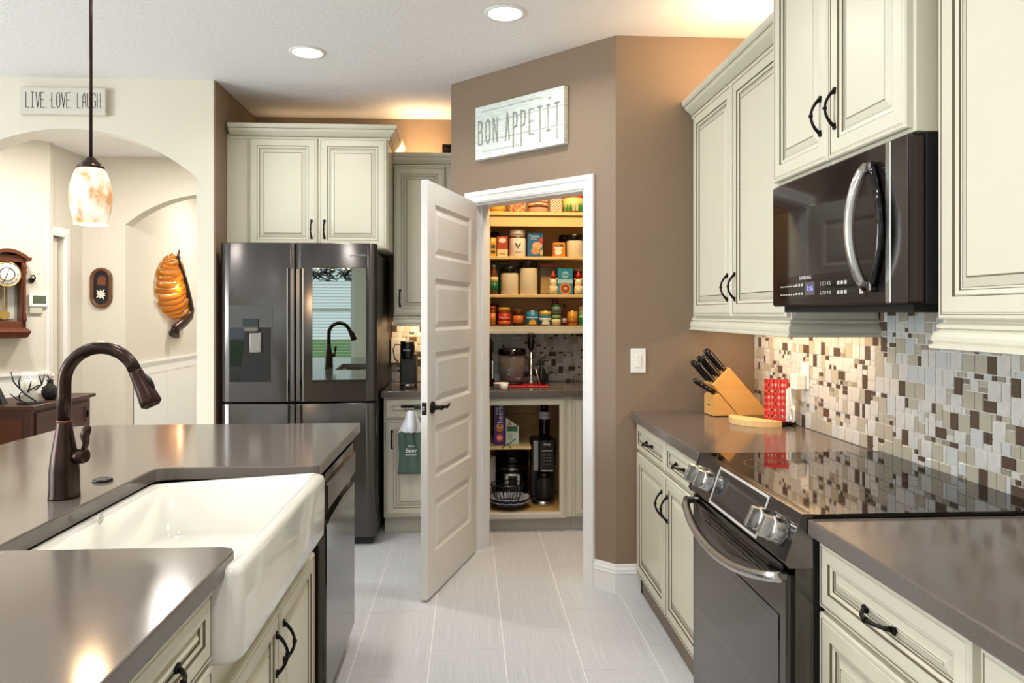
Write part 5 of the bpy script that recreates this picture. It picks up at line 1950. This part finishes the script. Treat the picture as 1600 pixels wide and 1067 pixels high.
for zz, ww in ((.360, .035), (.228, .038)):
    link('bright_line', MB().box(.02 - ww, .02 + ww, -.0135, -.011, zz, zz + .006, flat('c8c8c8', .3)), fp)
for j in range(4):
    for k in range(3):
        link('key', MB().box(-.006 + k * .020, .006 + k * .020, -.0128, -.0118, .270 + j * .021, .279 + j * .021, flat('5e5e60', .4)), fp)
link('carafe', MB().lathe([(.052, .032), (.060, .05), (.060, .135), (.045, .17), (.048, .178), (.044, .178), (.040, .168), (.054, .13), (.054, .052)], mat('carafe_glass', '3a3836', .05, alpha=.5), 28, (.008, .05, 0)), r_)
link('carafe_lid', MB().lathe([(.046, .178), (.046, .205), (.02, .215)], blk, 24, (.008, .05, 0)), r_)
link('base_plate', MB().lathe([(.078, 0), (.080, .006), (.078, .028), (.070, .031)], steel, 32, (.0, .055, 0)), r_)
r_ = thing('syrup_bottle', 'black bottle with white label standing on the coffee brewer', 'bottle', (.515, 5.02, ZL + .437))
link('bottle', MB().lathe([(.036, 0), (.038, .01), (.038, .13), (.030, .17), (.018, .185)], blk_gl, 24), r_)
link('label_band', MB().lathe([(.0386, .12), (.0386, .165), (.034, .17)], flat('cfcad4', .5), 24), r_)
link('cap', MB().lathe([(.022, .184), (.024, .20), (.020, .225), (.012, .23)], blk, 20), r_)
text('POWER', .018, r_, (0, -.0392, .148), FX, flat('38304a', .5), name='print')
navy = mat('navy_scalloped_ceramic', '141c40', .15)


def bowl(label, z, R, hh, cz=(.0, .0), mrim=None):
    r = thing('scalloped_bowl', label, 'bowl', (.268 + cz[0], 4.86 + cz[1], z), 0, None)
    mb = MB()
    seg = 48
    prof = [(.45, 0, 0), (.50, .0, 0), (.82, hh * .55, .2), (.985, hh, 1), (.965, hh + .002, 1), (.80, hh * .62, .3), (.50, .008, 0), (.02, .007, 0)]
    rings_ = []
    for a, z_, sc in prof:
        ring_ = []
        for k in range(seg):
            an = 2 * PI * k / seg
            rr_ = R * a * (1 + .022 * sc * math.cos(an * 16))
            ring_.append(mb.bm.verts.new((rr_ * math.cos(an), rr_ * math.sin(an), z_ + .004 * sc * math.cos(an * 16))))
        rings_.append(ring_)
    white = flat('dcd8da', .2)
    mm = [navy, navy, navy, white, white, white, white]
    for i in range(len(rings_) - 1):
        for k in range(seg):
            mb.face([rings_[i][k], rings_[i][(k + 1) % seg], rings_[i + 1][(k + 1) % seg], rings_[i + 1][k]], mm[i], True)
    mb.face(rings_[0][::-1], navy)
    mb.face(rings_[-1], white)
    link('dish', mb, r)
    return r


bowl('lower navy and white scalloped bowl in the cupboard', ZL, .135, .050)
bowl('upper navy and white scalloped bowl nested in the lower one', ZL + .022, .132, .052)
r_ = thing('wire_basket', 'black wire fruit basket resting in the scalloped bowls', 'basket', (.255, 4.86, ZL + .040))
mb = MB()


def circ(r, z, tilt=0):
    return [(r * math.cos(2 * PI * k / 28), r * math.sin(2 * PI * k / 28), z + tilt * math.cos(2 * PI * k / 28)) for k in range(29)]


mb.tube(circ(.062, .0), .0035, blk_m, 6)
mb.tube(circ(.100, .085, .0), .004, blk_m, 6)
mb.tube(circ(.108, .115, .0), .003, blk_m, 6)
link('rim', mb, r_)
mb = MB()
for k in range(20):
    a = 2 * PI * k / 20
    c_, s__ = math.cos(a), math.sin(a)
    mb.tube([(.062 * c_, .062 * s__, 0), (.085 * c_, .085 * s__, .035), (.100 * c_, .100 * s__, .085), (.108 * c_, .108 * s__, .115)], .0022, blk_m, 5)
tag(link('wires', mb, r_), kind='stuff')
r_ = thing('wire_whisk_handle', 'thin black wire handle hooked over the cupboard shelf', 'wire handle', (.265, 4.80, ZM))
mb = MB()
mb.tube([(-.055, -.005, -.02), (-.03, -.01, .005), (.0, -.01, .020), (.04, -.01, .048)], .003, blk_m, 6)
mb.tube([(.0, -.01, .02), (-.006, -.008, .006), (.012, -.006, -.018)], .003, blk_m, 6)
link('wire', mb, r_)
